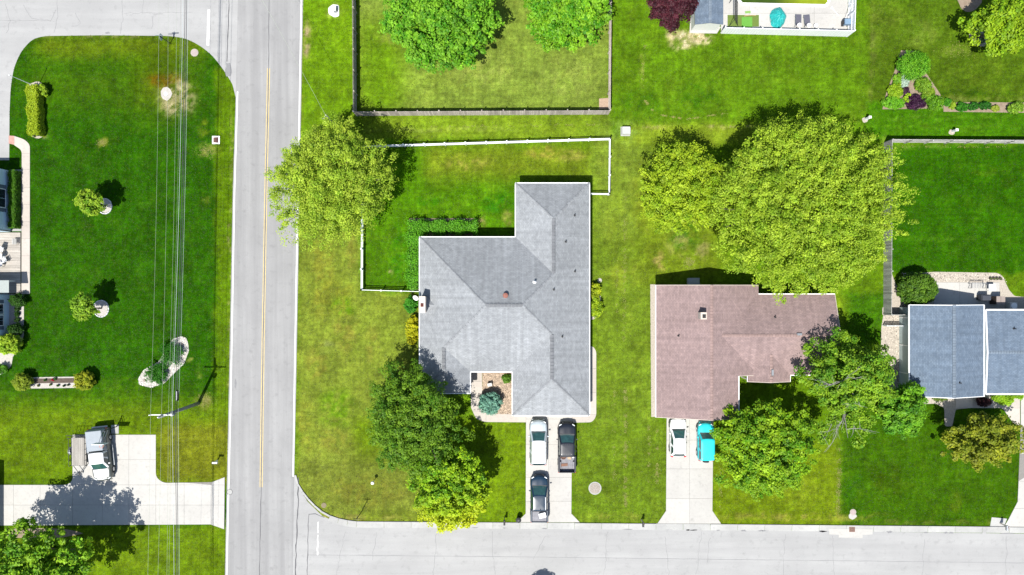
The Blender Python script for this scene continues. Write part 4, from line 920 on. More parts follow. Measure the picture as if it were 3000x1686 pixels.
# thin foliage tufts round the bare limbs
rng = np.random.default_rng(5); pp = []
for (cx, cy, z) in ((2405, 1255, 4.4), (2440, 1232, 4.4), (2500, 1228, 4.6), (2528, 1262, 4.4), (2545, 1235, 4.6), (2412, 1285, 4.2), (2515, 1298, 4.2), (2370, 1240, 4.2), (2478, 1250, 4.2)):
    c = np.array(P(cx, cy, z) - L9); pp.append(c + unit(rng.normal(size=(240, 3))) * (rng.random((240, 1)) ** .5) * np.array([.75, .65, .45]))
pp = np.concatenate(pp); n = len(pp); mf = rng.random((n, 1))
mesh_obj('low_foliage', leaf_mesh('low_foliage', pp, rng.normal(size=(n, 3)) * .5 + [0, 0, .8], .17 * rng.uniform(.6, 1.2, n), np.array(G(152, 188, 44)) * mf + np.array(G(92, 146, 26)) * (1 - mf), rng), t9)

def bush(label, px, py, rpx, h, c1, c2, seed, nc=60, lpc=60, cr=None, ls=.09, group=None, name='bush', cat='bush', z0=0.0, flat=1.0, **kw):
    "rounded shrub standing on the ground: foliage over short stems"
    rng = np.random.default_rng(seed); zc = h * .5; c = P(px, py, zc); k = (H - zc) / H / PXM; rad = (rpx[0] * k, rpx[1] * k, h * .5)
    cr = cr or min(rad[0], rad[1]) * .3
    root = thing(name, label, cat, (c.x, c.y, 0), 0, group)
    kw.setdefault('low', -.8); kw.setdefault('lobe', .10)
    pos, nrm, size, cols, tips = crown_cloud((max(rad[0] - cr * .5, .08), max(rad[1] - cr * .5, .08), max(rad[2] - cr * .3, .08)), nc, cr, lpc, ls, c1, c2, rng, **kw)
    pos[:, 2] += zc; pos[:, 2] = np.maximum(pos[:, 2], .03)
    mesh_obj('foliage', leaf_mesh('foliage', pos, nrm, size, cols, rng), root)
    b = MB()
    for i in range(4):
        a = i * 1.6 + seed; b.tube([(0, 0, -.05), (math.cos(a) * rad[0] * .3, math.sin(a) * rad[1] * .3, h * .6)], [.035, .012], 5)
    b.build('stem', M_BARK, root)
    return root
def hedge(label, pts, w, h, c1, c2, seed, ls=.085, dens=620, group=None, loose=.05):
    "clipped hedge along a px path: leaf shell over a box-shaped run"
    rng = np.random.default_rng(seed); q = [P(x, y) for x, y in pts]; root = thing('hedge', label, 'hedge', q[0], 0, group); P0 = []; N0 = []
    for a, c in zip(q[:-1], q[1:]):
        L = (c - a).length; n = int(dens * (L + w) * (w + 2 * h)); u = np.array((c - a) / L); v = np.array([-u[1], u[0], 0])
        s = rng.uniform(-w / 2, L + w / 2, n); r = rng.uniform(-1, 1, n) * (w + 2 * h) / 2
        top = np.abs(r) < w / 2
        lat = np.where(top, r, np.sign(r) * w / 2); hz = np.where(top, h, h - (np.abs(r) - w / 2))
        bul = (loose * 2.2) * np.sin(s * 3.1 + seed) + loose * np.sin(s * 7.3)
        pos = np.array(a) + s[:, None] * u + (lat * (1 + bul))[:, None] * v + np.stack([np.zeros(n), np.zeros(n), hz * (1 + bul * .5)], 1) + rng.normal(size=(n, 3)) * loose
        nr = np.where(top[:, None], np.array([0, 0, 1.0]), np.sign(r)[:, None] * v + np.array([0, 0, .4])) + rng.normal(size=(n, 3)) * .45
        P0.append(pos); N0.append(nr)
    pos = np.concatenate(P0) - np.array(root.location); nr = np.concatenate(N0); n = len(pos); pos[:, 2] = np.maximum(pos[:, 2], .02); m = rng.random((n, 1))
    mesh_obj('foliage', leaf_mesh('foliage', pos, nr, ls * rng.uniform(.6, 1.25, n), (np.array(c1) * m + np.array(c2) * (1 - m)) * rng.uniform(.8, 1.2, (n, 1)), rng), root)
    b = MB()
    for a, c in zip(q[:-1], q[1:]):
        d = (c - a); b.box(list((a + c) / 2 - root.location + Vector((0, 0, h * .45))), (d.length + w * .8, w * .82, h * .86), math.atan2(d.y, d.x))
    b.build('twigs', MAT('hedge_interior', (.035, .05, .015), .95, .3, 12), root)
    return root
hedge('clipped lime-green hedge standing in the gravel bed on the left lawn', [(113, 272), (117, 388)], 1.05, 1.15, G(186, 204, 40), G(150, 180, 30), 1)
hedge('dark green hedge against the light blue house wall', [(51, 512), (51, 662)], .62, .9, G(100, 150, 30), G(56, 110, 18), 2)
hedge('green hedge under the north eave of the grey house', [(1248, 668), (1384, 668)], 1.0, 1.1, G(124, 192, 44), G(74, 148, 22), 3, loose=.14)
hedge('tall loose hedge running down the west wall of the grey house', [(1218, 668), (1216, 830)], 1.1, 1.3, G(126, 196, 42), G(76, 150, 22), 4, loose=.16)
YB1, YB2 = G(168, 186, 50), G(112, 140, 24)
bush('clipped ball shrub at the west end of the flower bed on the left lawn', 66, 1120, (26, 26), 1.7, YB1, YB2, 20, 150, 70, .22, .07, lobe=.02)
bush('clipped ball shrub at the east end of the flower bed on the left lawn', 247, 1116, (29, 28), 1.7, G(186, 190, 40), G(128, 146, 24), 21, 170, 70, .22, .07, lobe=.02)
bush('round lime shrub at the foot of the white flagpole', 125, 266, (17, 17), 1.1, G(176, 206, 44), G(120, 160, 24), 22, 60, 60, .18, .08)
bush('small ragged lime shrub at the north end of the clipped hedge', 92, 263, (16, 12), .9, G(170, 196, 40), G(110, 150, 22), 23, 40, 60, .18, .08)
bush('dark round shrub beside the light blue house porch', 51, 880, (21, 18), 1.5, G(64, 112, 22), G(34, 72, 14), 24, 80, 60, .25, .08)
for k, (y, r) in enumerate(((906, 8), (922, 8), (938, 7))): bush('tiny dark ball shrub in the row along the light blue house', 50, y, (r, r), .5, G(56, 96, 20), G(30, 66, 12), 30 + k, 26, 40, .1, .06, 'ball shrubs along the light blue house')
bush('dark spreading shrub at the south corner of the light blue house', 46, 966, (21, 17), 1.4, G(60, 104, 24), G(30, 66, 12), 35, 80, 60, .25, .08)
bush('bright lime bush south of the light blue house', 28, 1012, (30, 31), 2.2, G(186, 214, 56), G(140, 182, 30), 36, 150, 70, .32, .10)
bush('leafy green shrub in the southmost gravel bed of the light blue house', 4, 1082, (16, 14), 1.0, G(110, 170, 40), G(70, 126, 20), 37, 50, 50, .2, .08)
bush('round green shrub beside the cream chimney', 1205, 893, (19, 26), 1.5, G(88, 168, 40), G(44, 120, 20), 40, 90, 60, .25, .08)
bush('golden yellow bush against the west wall of the grey house', 1209, 968, (20, 42), 1.6, G(220, 214, 30), G(176, 182, 18), 41, 120, 60, .25, .08)
bush('pale blue-green dwarf spruce in the courtyard gravel', 1437, 1181, (33, 34), 1.9, G(150, 200, 178), G(110, 164, 146), 42, 190, 80, .26, .085, spread=1.0)
bush('small leafy green patch in the courtyard corner', 1484, 1108, (15, 14), .6, G(120, 164, 50), G(80, 124, 28), 43, 40, 50, .2, .08)
bush('lime bush against the east wall of the grey house, the northern one', 1742, 852, (18, 24), 1.3, G(200, 212, 36), G(130, 160, 20), 44, 70, 60, .22, .085)
bush('lime bush against the east wall of the grey house, the southern one', 1746, 902, (21, 30), 1.3, G(186, 210, 36), G(116, 158, 20), 45, 90, 60, .25, .085)
bush('large dense dome shrub shading the blue-grey house patio', 2688, 848, (54, 50), 3.0, G(112, 152, 40), G(58, 100, 20), 46, 380, 80, .36, .10, lobe=.06)
for k, (x, y, rx, ry, h, a, b, lab) in enumerate((
    (2676, 192, 46, 42, 1.9, (134, 196, 40), (80, 150, 24), 'tall light green shrub at the head of the triangular garden bed'),
    (2650, 238, 15, 20, .6, (196, 214, 200), (160, 186, 170), 'silvery white clump in the triangular garden bed'),
    (2630, 235, 14, 24, .5, (140, 190, 40), (96, 150, 28), 'small green clump at the west edge of the triangular garden bed'),
    (2622, 268, 22, 22, .7, (172, 206, 40), (120, 164, 24), 'lime clump above the corner of the triangular garden bed'),
    (2616, 302, 32, 20, .8, (136, 200, 44), (92, 160, 28), 'broad bright green clump filling the corner of the triangular garden bed'),
    (2652, 268, 16, 11, .6, (92, 60, 86), (56, 30, 50), 'small purple-leaved plant in the triangular garden bed'),
    (2682, 300, 30, 22, .9, (86, 46, 80), (50, 22, 48), 'large purple-leaved shrub at the foot of the triangular garden bed'),
    (2660, 288, 11, 14, .7, (184, 214, 40), (140, 184, 24), 'lime ball between the purple plants of the triangular garden bed'),
    (2704, 250, 24, 20, .8, (150, 190, 50), (96, 144, 30), 'mixed green clump inside the triangular garden bed'),
    (2720, 272, 20, 16, .7, (160, 190, 50), (110, 150, 30), 'pale green clump on the east slope of the triangular garden bed'),
    (2738, 300, 26, 24, .9, (124, 178, 30), (80, 136, 20), 'grassy green clump at the east corner of the triangular garden bed'),
    (2712, 287, 14, 13, .7, (130, 176, 36), (90, 136, 22), 'round grass clump beside the large purple shrub'),
    (2776, 300, 12, 12, .6, (90, 164, 30), (60, 124, 18), 'round green clump at the west end of the border strip'),
    (2790, 308, 10, 14, .5, (170, 200, 50), (120, 156, 30), 'lime tuft in the border strip'),
    (2818, 314, 20, 14, .6, (76, 156, 28), (50, 116, 18), 'spreading green plant in the border strip'),
    (2852, 312, 14, 12, .6, (60, 134, 30), (34, 92, 18), 'dark green plant in the border strip'),
    (2886, 310, 19, 12, .6, (54, 124, 28), (30, 84, 18), 'darkest green mound in the border strip'),
    (2916, 318, 12, 10, .4, (176, 190, 70), (130, 150, 40), 'pale dry tuft in the border strip'),
    (2976, 316, 24, 17, .8, (160, 196, 60), (104, 150, 32), 'fountain grass clump at the east end of the border strip'),
    (2858, 100, 11, 13, .5, (220, 236, 110), (180, 206, 70), 'pale yellow clump at the edge of the round gravel bed'),
    (2873, 120, 13, 10, .5, (150, 176, 120), (110, 140, 84), 'sage green clump in the round gravel bed'))):
    bush(lab, x, y, (rx, ry), h, G(*a), G(*b), 60 + k, int(24 + rx * ry / 9), 55, None, .085, 'garden bed plants', 'garden_plant', 'plant', spread=.9)
bush('clipped lime bush by the front walk of the blue-grey house, the larger one', 2946, 1168, (26, 21), 1.2, G(176, 214, 40), G(128, 178, 24), 90, 110, 60, .24, .075)
bush('clipped lime bush beside the porch of the blue-grey house, the smaller one', 2922, 1161, (16, 16), 1.1, G(168, 208, 40), G(120, 172, 24), 91, 70, 60, .22, .075)
bush('low lime bush at the drive end of the blue-grey house front', 2984, 1160, (13, 10), .9, G(170, 210, 40), G(120, 172, 24), 92, 40, 60, .2, .075)
bush('dark mounded shrub under the front eave of the blue-grey house', 2880, 1178, (24, 13), 1.1, G(84, 44, 50), G(46, 24, 28), 93, 70, 60, .22, .08)
bush('low green shrub in the front gravel of the blue-grey house', 2754, 1166, (22, 10), .7, G(128, 150, 60), G(86, 112, 34), 94, 50, 50, .2, .08)
bush('rusty low shrub in the front gravel of the blue-grey house', 2692, 1168, (16, 8), .6, G(150, 124, 70), G(100, 80, 44), 95, 36, 50, .2, .08)
for k, (x, y, r) in enumerate(((508, 1035, 27), (466, 1092, 28))):
    j = thing('juniper', ('spreading juniper in the white gravel bed, the one with three separate lobes', 'spreading juniper in the white gravel bed, the broader dark one')[k], 'shrub', P(x, y), 0, 'junipers in the white gravel bed')
    rng = np.random.default_rng(200 + k); pos = []; nr = []
    for i in range(46):     # arching sprays
        a = rng.uniform(0, 6.28); ln = r / PXM * rng.uniform(.6, 1.4) * (1.15 if k == 0 and int(a) % 2 else 1); t = rng.random(150) ** .8
        p = np.stack([np.cos(a) * ln * t, np.sin(a) * ln * t, .1 + .75 * np.sin(t * 2.2) * rng.uniform(.5, 1)], 1) + rng.normal(size=(150, 3)) * np.array([.10, .10, .05]); pos.append(p)
        nr.append(np.tile([np.cos(a) * .3, np.sin(a) * .3, 1], (150, 1)) + rng.normal(size=(150, 3)) * .5)
    pos = np.concatenate(pos); nr = np.concatenate(nr); n = len(pos); m = rng.random((n, 1)); pos[:, 2] = np.maximum(pos[:, 2], .03)
    mesh_obj('foliage', leaf_mesh('foliage', pos, nr, .10 * rng.uniform(.5, 1.3, n), np.array(G(74, 150, 24)) * m + np.array(G(30, 92, 14)) * (1 - m), rng, .3), j)
    MB().tube([(0, 0, -.05), (.05, .05, .6)], [.06, .02], 6).build('stem', M_BARK, j)
for k, (x, y, c) in enumerate(((155, 1114, (210, 40, 60)), (163, 1110, (60, 110, 30)), (132, 1114, (70, 120, 40)), (148, 1128, (110, 140, 60)), (170, 1130, (70, 110, 40)), (200, 1128, (60, 90, 30)), (112, 1130, (120, 130, 70)), (188, 1131, (60, 90, 40)))):
    bush(('red flower clump in the mulch bed between the ball shrubs' if k == 0 else 'small seedling plant in the bed between the ball shrubs'), x, y, (5.5 if k < 2 else 3.5, 4.5 if k < 2 else 3.0), .3, G(*c), G(*[v * .7 for v in c]), 120 + k, 14, 30, .06, .05, None if k == 0 else 'seedlings between the ball shrubs', 'flower_clump' if k == 0 else 'seedling', 'plant')
# ------------------------------------------------------------------ vehicles (local +Y is the front)
M_SILVER = paint('silver_car_paint', (.36, .41, .44), .15, .35)
M_VANROOF = paint('pale_van_roof', (.56, .57, .58), 0, .4)
M_CARWHITE = paint('white_car_paint', (.60, .60, .60), 0, .35)
M_NAVY = paint('black_navy_paint', (.009, .012, .019), 0, .3)
M_DBLUE = paint('dark_blue_paint', (.008, .024, .046), 0, .28)
M_TEAL = paint('turquoise_paint', (.02, .46, .50), .1, .35)
M_CHAR = paint('charcoal_paint', (.09, .10, .09), .2, .4)
M_LAMP = MAT('headlamp_lens', (.62, .66, .68), .15, .05)
M_TAIL = MAT('tail_lamp', (.42, .02, .02), .2, .05)
M_BEDLINER = MAT('bed_liner', (.22, .22, .24), .8, .3, 4)
M_TRIM = MAT('dark_trim', (.04, .042, .045), .6, .1)
def rrect(w, y0, y1, r, ns, ncn, bulge=0.0):
    "rounded rectangle loop: front edge left to right, right side, rear edge, left side; equal counts for every loop"
    pts = []
    cs = [((-w + r, y1 - r), (w - r, y1 - r)), ((w - r, y1 - r), (w - r, y0 + r)), ((w - r, y0 + r), (-w + r, y0 + r)), ((-w + r, y0 + r), (-w + r, y1 - r))]
    nn = [(0, 1), (1, 0), (0, -1), (-1, 0)]
    for k in range(4):
        (ax, ay), (bx, by) = cs[k]; nx_, ny_ = nn[k]
        for i in range(ns + 1):
            t = i / ns; x, y = ax + (bx - ax) * t + nx_ * r, ay + (by - ay) * t + ny_ * r
            if k == 0: y += bulge * (1 - (x / w) ** 2)
            if k == 2: y -= bulge * .5 * (1 - (x / w) ** 2)
            pts.append((x, y))
        a0 = math.atan2(ny_, nx_)
        for i in range(1, ncn):
            a = a0 - (math.pi / 2) * i / ncn; cx, cy = cs[k][1]; pts.append((cx + r * math.cos(a), cy + r * math.sin(a)))
    return pts
def car(name, label, px, py, rz, L, Wd, Hr, zh, zbelt, f_cowl, f_wst, f_re, f_rb, mat, roofmat=None, cabend=None, wheelr=.33, ribs=0, group='parked vehicles', cat='car', taper=.80, slabside=1.0, wpos=(.18, .80), nose=.74, tailw=.80, rake=.0, sidemat=None, bow=.30):
    c = P(px, py); root = thing(name, label, cat, (c.x, c.y, .035), rz, group); hw = Wd / 2; Y = lambda f: L / 2 - f * L; zb = .24
    YB = lambda f, x: Y(f) - bow * (x / hw) ** 2 * max(0, 1 - f / .14) + (bow * .45 * (x / hw) ** 2 * max(0, 1 - (1 - f) / .10) if cabend is None else 0)      # bowed nose and tail
    fe = 1.0 if cabend is None else cabend
    st = [(0, nose, zh * .70), (.018, nose + .10, zh * .84), (.05, .93, zh * .93), (.10, .98, zh * .965), (.5 * (.1 + f_cowl), 1, zh * .985), (f_cowl, 1.0, zh), (f_cowl + .06, 1, zbelt), (.5, 1, zbelt)]
    st += [(.75, 1, zbelt), (.90, .985, zbelt * .995), (.955, .95, zbelt * .985), (.985, .5 * (.95 + tailw), zbelt * .93), (1.0, tailw, zbelt * .80)] if cabend is None else [(fe, 1, zbelt)]
    prof = [(0, 1, .03), (.45, 1, .024), (.74, 1, .008), (.88, 1, -.02), (.955, 1, -.07), (.99, 1, -.17)]
    vs = []; m = 0
    for f, w, zt in st:
        half = [(u * hw * w, zt + dz) for u, _, dz in prof] + [(hw * w * slabside, (zt + zb) * .5), (hw * w * .99, zb + .12), (hw * w * .93, zb)]
        ring = [(-x, z) for x, z in reversed(half[1:])] + half; m = len(ring); vs += [(x, YB(f, x), z) for x, z in ring]
    fs = [(i * m + j, (i + 1) * m + j, (i + 1) * m + j + 1, i * m + j + 1) for i in range(len(st) - 1) for j in range(m - 1)] + [tuple(range(m)), tuple(reversed(range((len(st) - 1) * m, len(st) * m)))]
    fs += [(i * m, i * m + m - 1, (i + 1) * m + m - 1, (i + 1) * m) for i in range(len(st) - 1)]
    body = MB().add(vs, [tuple(reversed(f)) for f in fs]).build('body', sidemat or mat, root, smooth=True)
    if hasattr(body.data, 'set_sharp_from_angle'): body.data.set_sharp_from_angle(angle=R(38))
    # bonnet panel, a few mm proud, with its shut lines left as a gap
    hb = MB(); n = 8; rows = []
    for i in range(7):
        f = .035 + (f_cowl - .045) * i / 6; zt = np.interp(f, [s[0] for s in st], [s[2] for s in st]); w = np.interp(f, [s[0] for s in st], [s[1] for s in st])
        rows.append([((t * 2 - 1) * hw * w * .80, YB(f, (t * 2 - 1) * hw * w * .80) + .02 * (1 - (t * 2 - 1) ** 2), zt + .035 - .03 * (t * 2 - 1) ** 2 + (.014 if abs(abs(t * 2 - 1) - .5) < .13 else 0)) for t in [j / n for j in range(n + 1)]])
    hb.add([q for r_ in rows for q in r_], [(i * (n + 1) + j, i * (n + 1) + j + 1, (i + 1) * (n + 1) + j + 1, (i + 1) * (n + 1) + j) for i in range(6) for j in range(n)])
    hb.f = [tuple(reversed(f)) for f in hb.f]; hb.build('bonnet', mat, root, smooth=True)
    # cabin: glass, pillars, roof from two matching loops
    ns, ncn = 8, 4; r0, r1 = .14, .16
    lo = rrect(hw * .93, Y(f_rb), Y(f_cowl), r0, ns, ncn, .10); hi = rrect(hw * taper, Y(f_re), Y(f_wst), r1, ns, ncn, .07)
    N = len(lo); per = ns + ncn; z0, z1 = zbelt - .01, Hr - .05
    groups = {'windscreen': [], 'side_window_r': [], 'side_window_r2': [], 'rear_window': [], 'side_window_l': [], 'side_window_l2': [], 'pillar': []}
    for i in range(N):
        k, j = divmod(i, per)
        if j >= ns: g = 'pillar'
        elif k == 0: g = 'windscreen'
        elif k == 2: g = 'rear_window'
        elif k == 1: g = 'side_window_r' if j < ns // 2 else 'side_window_r2'
        else: g = 'side_window_l2' if j < ns // 2 else 'side_window_l'
        if k in (1, 3) and j == ns // 2 - (0 if k == 1 else 1): g = 'pillar'
        groups[g].append(i)
    def quad(i, a, b):     # patch between fractions a..b of the height
        i2 = (i + 1) % N; out = []
        for t in (a, b):
            for q in (i, i2): out.append((lo[q][0] * (1 - t) + hi[q][0] * t, lo[q][1] * (1 - t) + hi[q][1] * t, z0 + (z1 - z0) * t))
        return [out[0], out[1], out[3], out[2]]
    for g, idx in groups.items():
      runs = []
      for i in idx:
        if runs and i == runs[-1][-1] + 1: runs[-1].append(i)
        else: runs.append([i])
      if len(runs) > 1 and runs[0][0] == 0 and runs[-1][-1] == N - 1: runs[0] = runs.pop() + runs[0]
      for idr in runs:
        b = MB()
        for i in idr: b.face(quad(i, 0, 1)[::-1])
        o = b.build(g.replace('_r2', '').replace('_l2', '').replace('_r', '').replace('_l', '') if g not in ('rear_window',) else g, (mat if g == 'pillar' else M_WSGLASS if g == 'windscreen' else M_GLASS), root, smooth=True)
    b = MB(); rm = roofmat or mat; cy = (Y(f_wst) + Y(f_re)) / 2
    rings = [[(x, y, z1) for x, y in hi]] + [[(x * s, cy + (y - cy) * s, z1 + dz) for x, y in hi] for s, dz in ((.97, .03), (.85, .045), (.5, .055), (.15, .06))]
    for q in rings: b.v += q
    for i in range(len(rings) - 1):
        for j in range(N): b.f.append((i * N + j, i * N + (j + 1) % N, (i + 1) * N + (j + 1) % N, (i + 1) * N + j))
    b.f.append(tuple(range((len(rings) - 1) * N, len(rings) * N))); b.f = [tuple(reversed(f)) for f in b.f]; b.build('roof', rm, root, smooth=True)
    if ribs:
        for k in range(ribs):
            x = (k / (ribs - 1) - .5) * hw * taper * 1.25; MB().box((x, cy, z1 + .058), (.035, abs(Y(f_wst) - Y(f_re)) * .86, .016)).build('roof_rib', rm, root)
    # wheels, lamps, mirrors, trim
    for f in wpos:
        for s in (-1, 1):
            wh = bpy.data.objects.new('wheel', None); col.objects.link(wh); wh.parent = root; wh.location = (s * (hw - .085), Y(f), wheelr - .005); wh.empty_display_size = .2
            r = wheelr; b = MB(); b.lathe((0, 0, 0), [(r * .6, -.10), (r * .93, -.10), (r, -.06), (r, .06), (r * .93, .10), (r * .6, .10)], 20, 'X'); b.build('tyre', M_RUBBER, wh)
            MB().lathe((0, 0, 0), [(r * .58, -.104), (r * .5, -.108), (r * .2, -.112), (r * .2, .112), (r * .5, .108), (r * .58, .104)], 14, 'X').build('rim', M_RIM, wh)
            MB().lathe((s * (hw - .06), Y(f), wheelr + .02), [(wheelr * 1.14, -.05), (wheelr * 1.14, .065), (wheelr * 1.02, .065)], 18, 'X').build('wheel_arch', M_TRIM, root)
    zt = np.interp(.03, [s[0] for s in st], [s[2] for s in st])
    for s in (-1, 1):
        MB().box((s * hw * .72, YB(.030, hw * .72), zt - .07), (hw * .32, .15, .15), s * -.52).build('headlight', M_LAMP, root, bevel=.03)
        if cabend is None: MB().box((s * hw * .80, Y(.982), zbelt * .86), (hw * .26, .13, .22), s * .30).build('taillight', M_TAIL, root, bevel=.02)
        b = MB(); b.box((s * (hw + .085), Y(f_cowl + .085), zbelt + .09), (.19, .12, .15), s * .12); b.build('mirror', mat if mat is not M_NAVY else M_TRIM, root, bevel=.03)
        for f in (.47, .62 if cabend is None else .56): MB().box((s * (hw + .012), Y(f), zbelt - .10), (.03, .17, .035)).build('door_handle', M_TRIM, root)
    MB().box((0, Y(.004) - .01, zh * .58), (hw * 1.05, .06, .16)).build('grille', M_TRIM, root)
    MB().box((0, Y(f_cowl) + .045, zh + .036), (hw * 1.62, .14, .02)).build('cowl', M_TRIM, root)
    for s in (-.45, .28): MB().box((s * hw, Y(f_cowl + .012), zbelt + .075), (hw * .62, .022, .02), .10).build('wiper', M_DARK, root)
    MB().box((0, Y(.006), .42), (hw * 1.5, .10, .20)).build('front_bumper', M_TRIM if mat in (M_NAVY, M_CHAR) else (sidemat or mat), root, bevel=.03)
    if cabend is None:
        MB().box((0, Y(.996), .45), (hw * 1.5, .10, .20)).build('rear_bumper', M_TRIM if mat is M_TEAL else mat, root, bevel=.03)
    return root, Y, hw
def pickup_bed(root, Y, hw, f0, f1, ztop, mat, liner, ribs=True, tail=True):
    L0, L1 = Y(f0), Y(f1); ln = L0 - L1; cy = (L0 + L1) / 2
    MB().box((0, cy, .62), (hw * 1.7, ln - .02, .10)).build('bed_floor', liner, root)
    if ribs:
        for k in range(9): MB().box(((k - 4) * hw * .19, cy, .685), (.06, ln - .16, .035)).build('floor_rib', liner, root)
    for s in (-1, 1):
        b = MB(); x0, x1 = s * hw * .80, s * hw * .995
        b.prism([(x0, L1), (x1, L1 + .10), (x1, L0), (x0, L0)], .34, ztop); b.build('bed_side', mat, root, bevel=.03)
        MB().box((s * hw * .74, cy - .12, .80), (.16, .75, .30)).build('wheel_well', liner, root, bevel=.03)
        MB().box((s * hw * .93, L1 + .07, ztop - .22), (.10, .12, .32)).build('taillight', M_TAIL, root, bevel=.01)
    MB().box((0, L0 - .04, (ztop + .6) / 2), (hw * 1.62, .07, ztop - .6)).build('bed_front', mat, root)
    if tail: MB().box((0, L1 + .05, (ztop + .5) / 2), (hw * 1.6, .09, ztop - .5)).build('tailgate', mat, root, bevel=.02)
    MB().box((0, L1 - .06, .45), (hw * 1.7, .16, .18)).build('rear_bumper', M_RIM, root, bevel=.03)
# silver minivan at the grey house
van, Y, hw = car('minivan', 'silver minivan with white-glaring roof parked at the grey garage', 1576.5, 1292, 0, 4.85, 1.86, 1.62, 1.02, 1.04, .265, .44, .925, .985, M_SILVER, M_VANROOF, taper=.80)
for f in (.56, .80): MB().box((0, Y(f), 1.635), (hw * 1.25, .04, .03)).build('roof_bar', M_STEEL, van)
for s in (-1, 1): MB().box((s * hw * .70, Y(.66), 1.62), (.05, 2.0, .035)).build('roof_rail', M_STEEL, van)
# black pickup with an open bed
pk, Y, hw = car('pickup_truck', 'black pickup with open ribbed bed holding a coil and scrap', 1659, 1307, 0, 5.42, 1.92, 1.72, 1.10, 1.12, .235, .375, .63, .655, M_NAVY, cabend=.655, wheelr=.36, ribs=5, cat='pickup', taper=.80)
pickup_bed(pk, Y, hw, .657, .985, 1.20, M_NAVY, M_BEDLINER)
co = thing('cable_coil', 'brown coil lying in the black pickup bed', 'coil', (0, 0, 0)); pz = pk.location
co.location = P(1651, 1338, .9) ; co.location.z = .74
for k, (r, z) in enumerate(((.30, .04), (.30, .12), (.22, .05), (.13, .05))):
    b = MB(); b.tube([(r * math.cos(a), r * math.sin(a), z) for a in [2 * math.pi * i / 20 for i in range(21)]], .045, 6, False); b.build('turn', MAT('brown_cable', (.17, .10, .075), .8, .2), co)
bb = thing('wooden_board', 'rusty brown board lying in the black pickup bed', 'board', P(1653, 1363, .8)); bb.location.z = .735
for k in range(3): MB().box((0, -.10 + k * .10, .02), (.75, .09, .03), .08).build('plank', MAT('rusty_board', (.22, .12, .085), .85, .3), bb)
cb = thing('cardboard_piece', 'creased tan cardboard sheet against the cab of the black pickup', 'cardboard', P(1670, 1338, .9)); cb.location.z = .73
MB().add([(-.28, -.3, .02), (.1, -.38, .05), (.26, .22, .06), (-.22, .26, .02), (.0, -.05, .16), (-.28, -.3, 0), (.1, -.38, .03), (.26, .22, .04), (-.22, .26, 0)], [(0, 1, 4), (1, 2, 4), (2, 3, 4), (3, 0, 4), (0, 5, 6, 1), (1, 6, 7, 2), (2, 7, 8, 3), (3, 8, 5, 0), (5, 8, 7, 6)]).build('sheet', MAT('cardboard', (.40, .30, .20), .9, .2), cb)
MB().add([(.28, -.2, .02), (.5, -.2, .02), (.48, .1, .05), (.27, .12, .03), (.38, -.05, .12)], [(0, 1, 4), (1, 2, 4), (2, 3, 4), (3, 0, 4), (3, 2, 1, 0)]).build('flap', M_WHITE, cb)
# dark blue sport pickup
sp_, Y, hw = car('pickup_truck', 'dark blue short-bed pickup with roof rails and a white box in its bed', 1579, 1455, 0, 5.08, 1.90, 1.70, 1.06, 1.10, .225, .385, .70, .725, M_DBLUE, cabend=.725, wheelr=.36, cat='pickup', taper=.76, nose=.62)
pickup_bed(sp_, Y, hw, .727, .985, 1.16, M_DBLUE, M_BEDLINER, False)
for s in (-1, 1): MB().box((s * hw * .66, Y(.55), 1.72), (.055, 1.35, .05)).build('roof_rail', M_WHITE, sp_, bevel=.015)
MB().box((0, Y(.86), 1.06), (hw * 1.56, 1.05, .03)).build('tonneau_cover', M_BEDLINER, sp_)
MB().tube([(hw * .1, Y(.67), 1.70), (hw * .1, Y(.68), 1.80)], [.05, .015], 8).build('antenna', M_BLACKBOX, sp_)
bx_ = thing('storage_box', 'white lidded box on the bed cover of the dark blue pickup', 'box', (0, 0, 0), .26); bx_.location = P(1589, 1509, 1.15); bx_.location.z = 1.112
MB().box((0, 0, .13), (.66, .44, .26), taper=1.06).build('tub', M_WHITE, bx_, bevel=.03); MB().box((0, 0, .285), (.74, .52, .05)).build('lid', M_WHITE, bx_, bevel=.02)
# white hatchback and turquoise small utility car
car('hatchback', 'white hatchback with dark windscreen under the eave of the pink house', 1982, 1278, 0, 4.15, 1.76, 1.46, .95, .98, .29, .50, .885, .965, M_CARWHITE, wheelr=.31, taper=.74, nose=.66, tailw=.76)
tq, Y, hw = car('utility_car', 'turquoise boxy two-door utility car with ribbed roof', 2062, 1290, 0, 4.1, 1.74, 1.66, 1.02, 1.04, .275, .40, .945, .98, M_TEAL, wheelr=.34, ribs=7, taper=.84)
MB().lathe((0, Y(1.0) - .06, .80), [(.30, -.09), (.33, -.05), (.33, .05), (.28, .09)], 18, 'Y').build('spare_wheel_cover', M_TRIM, tq)
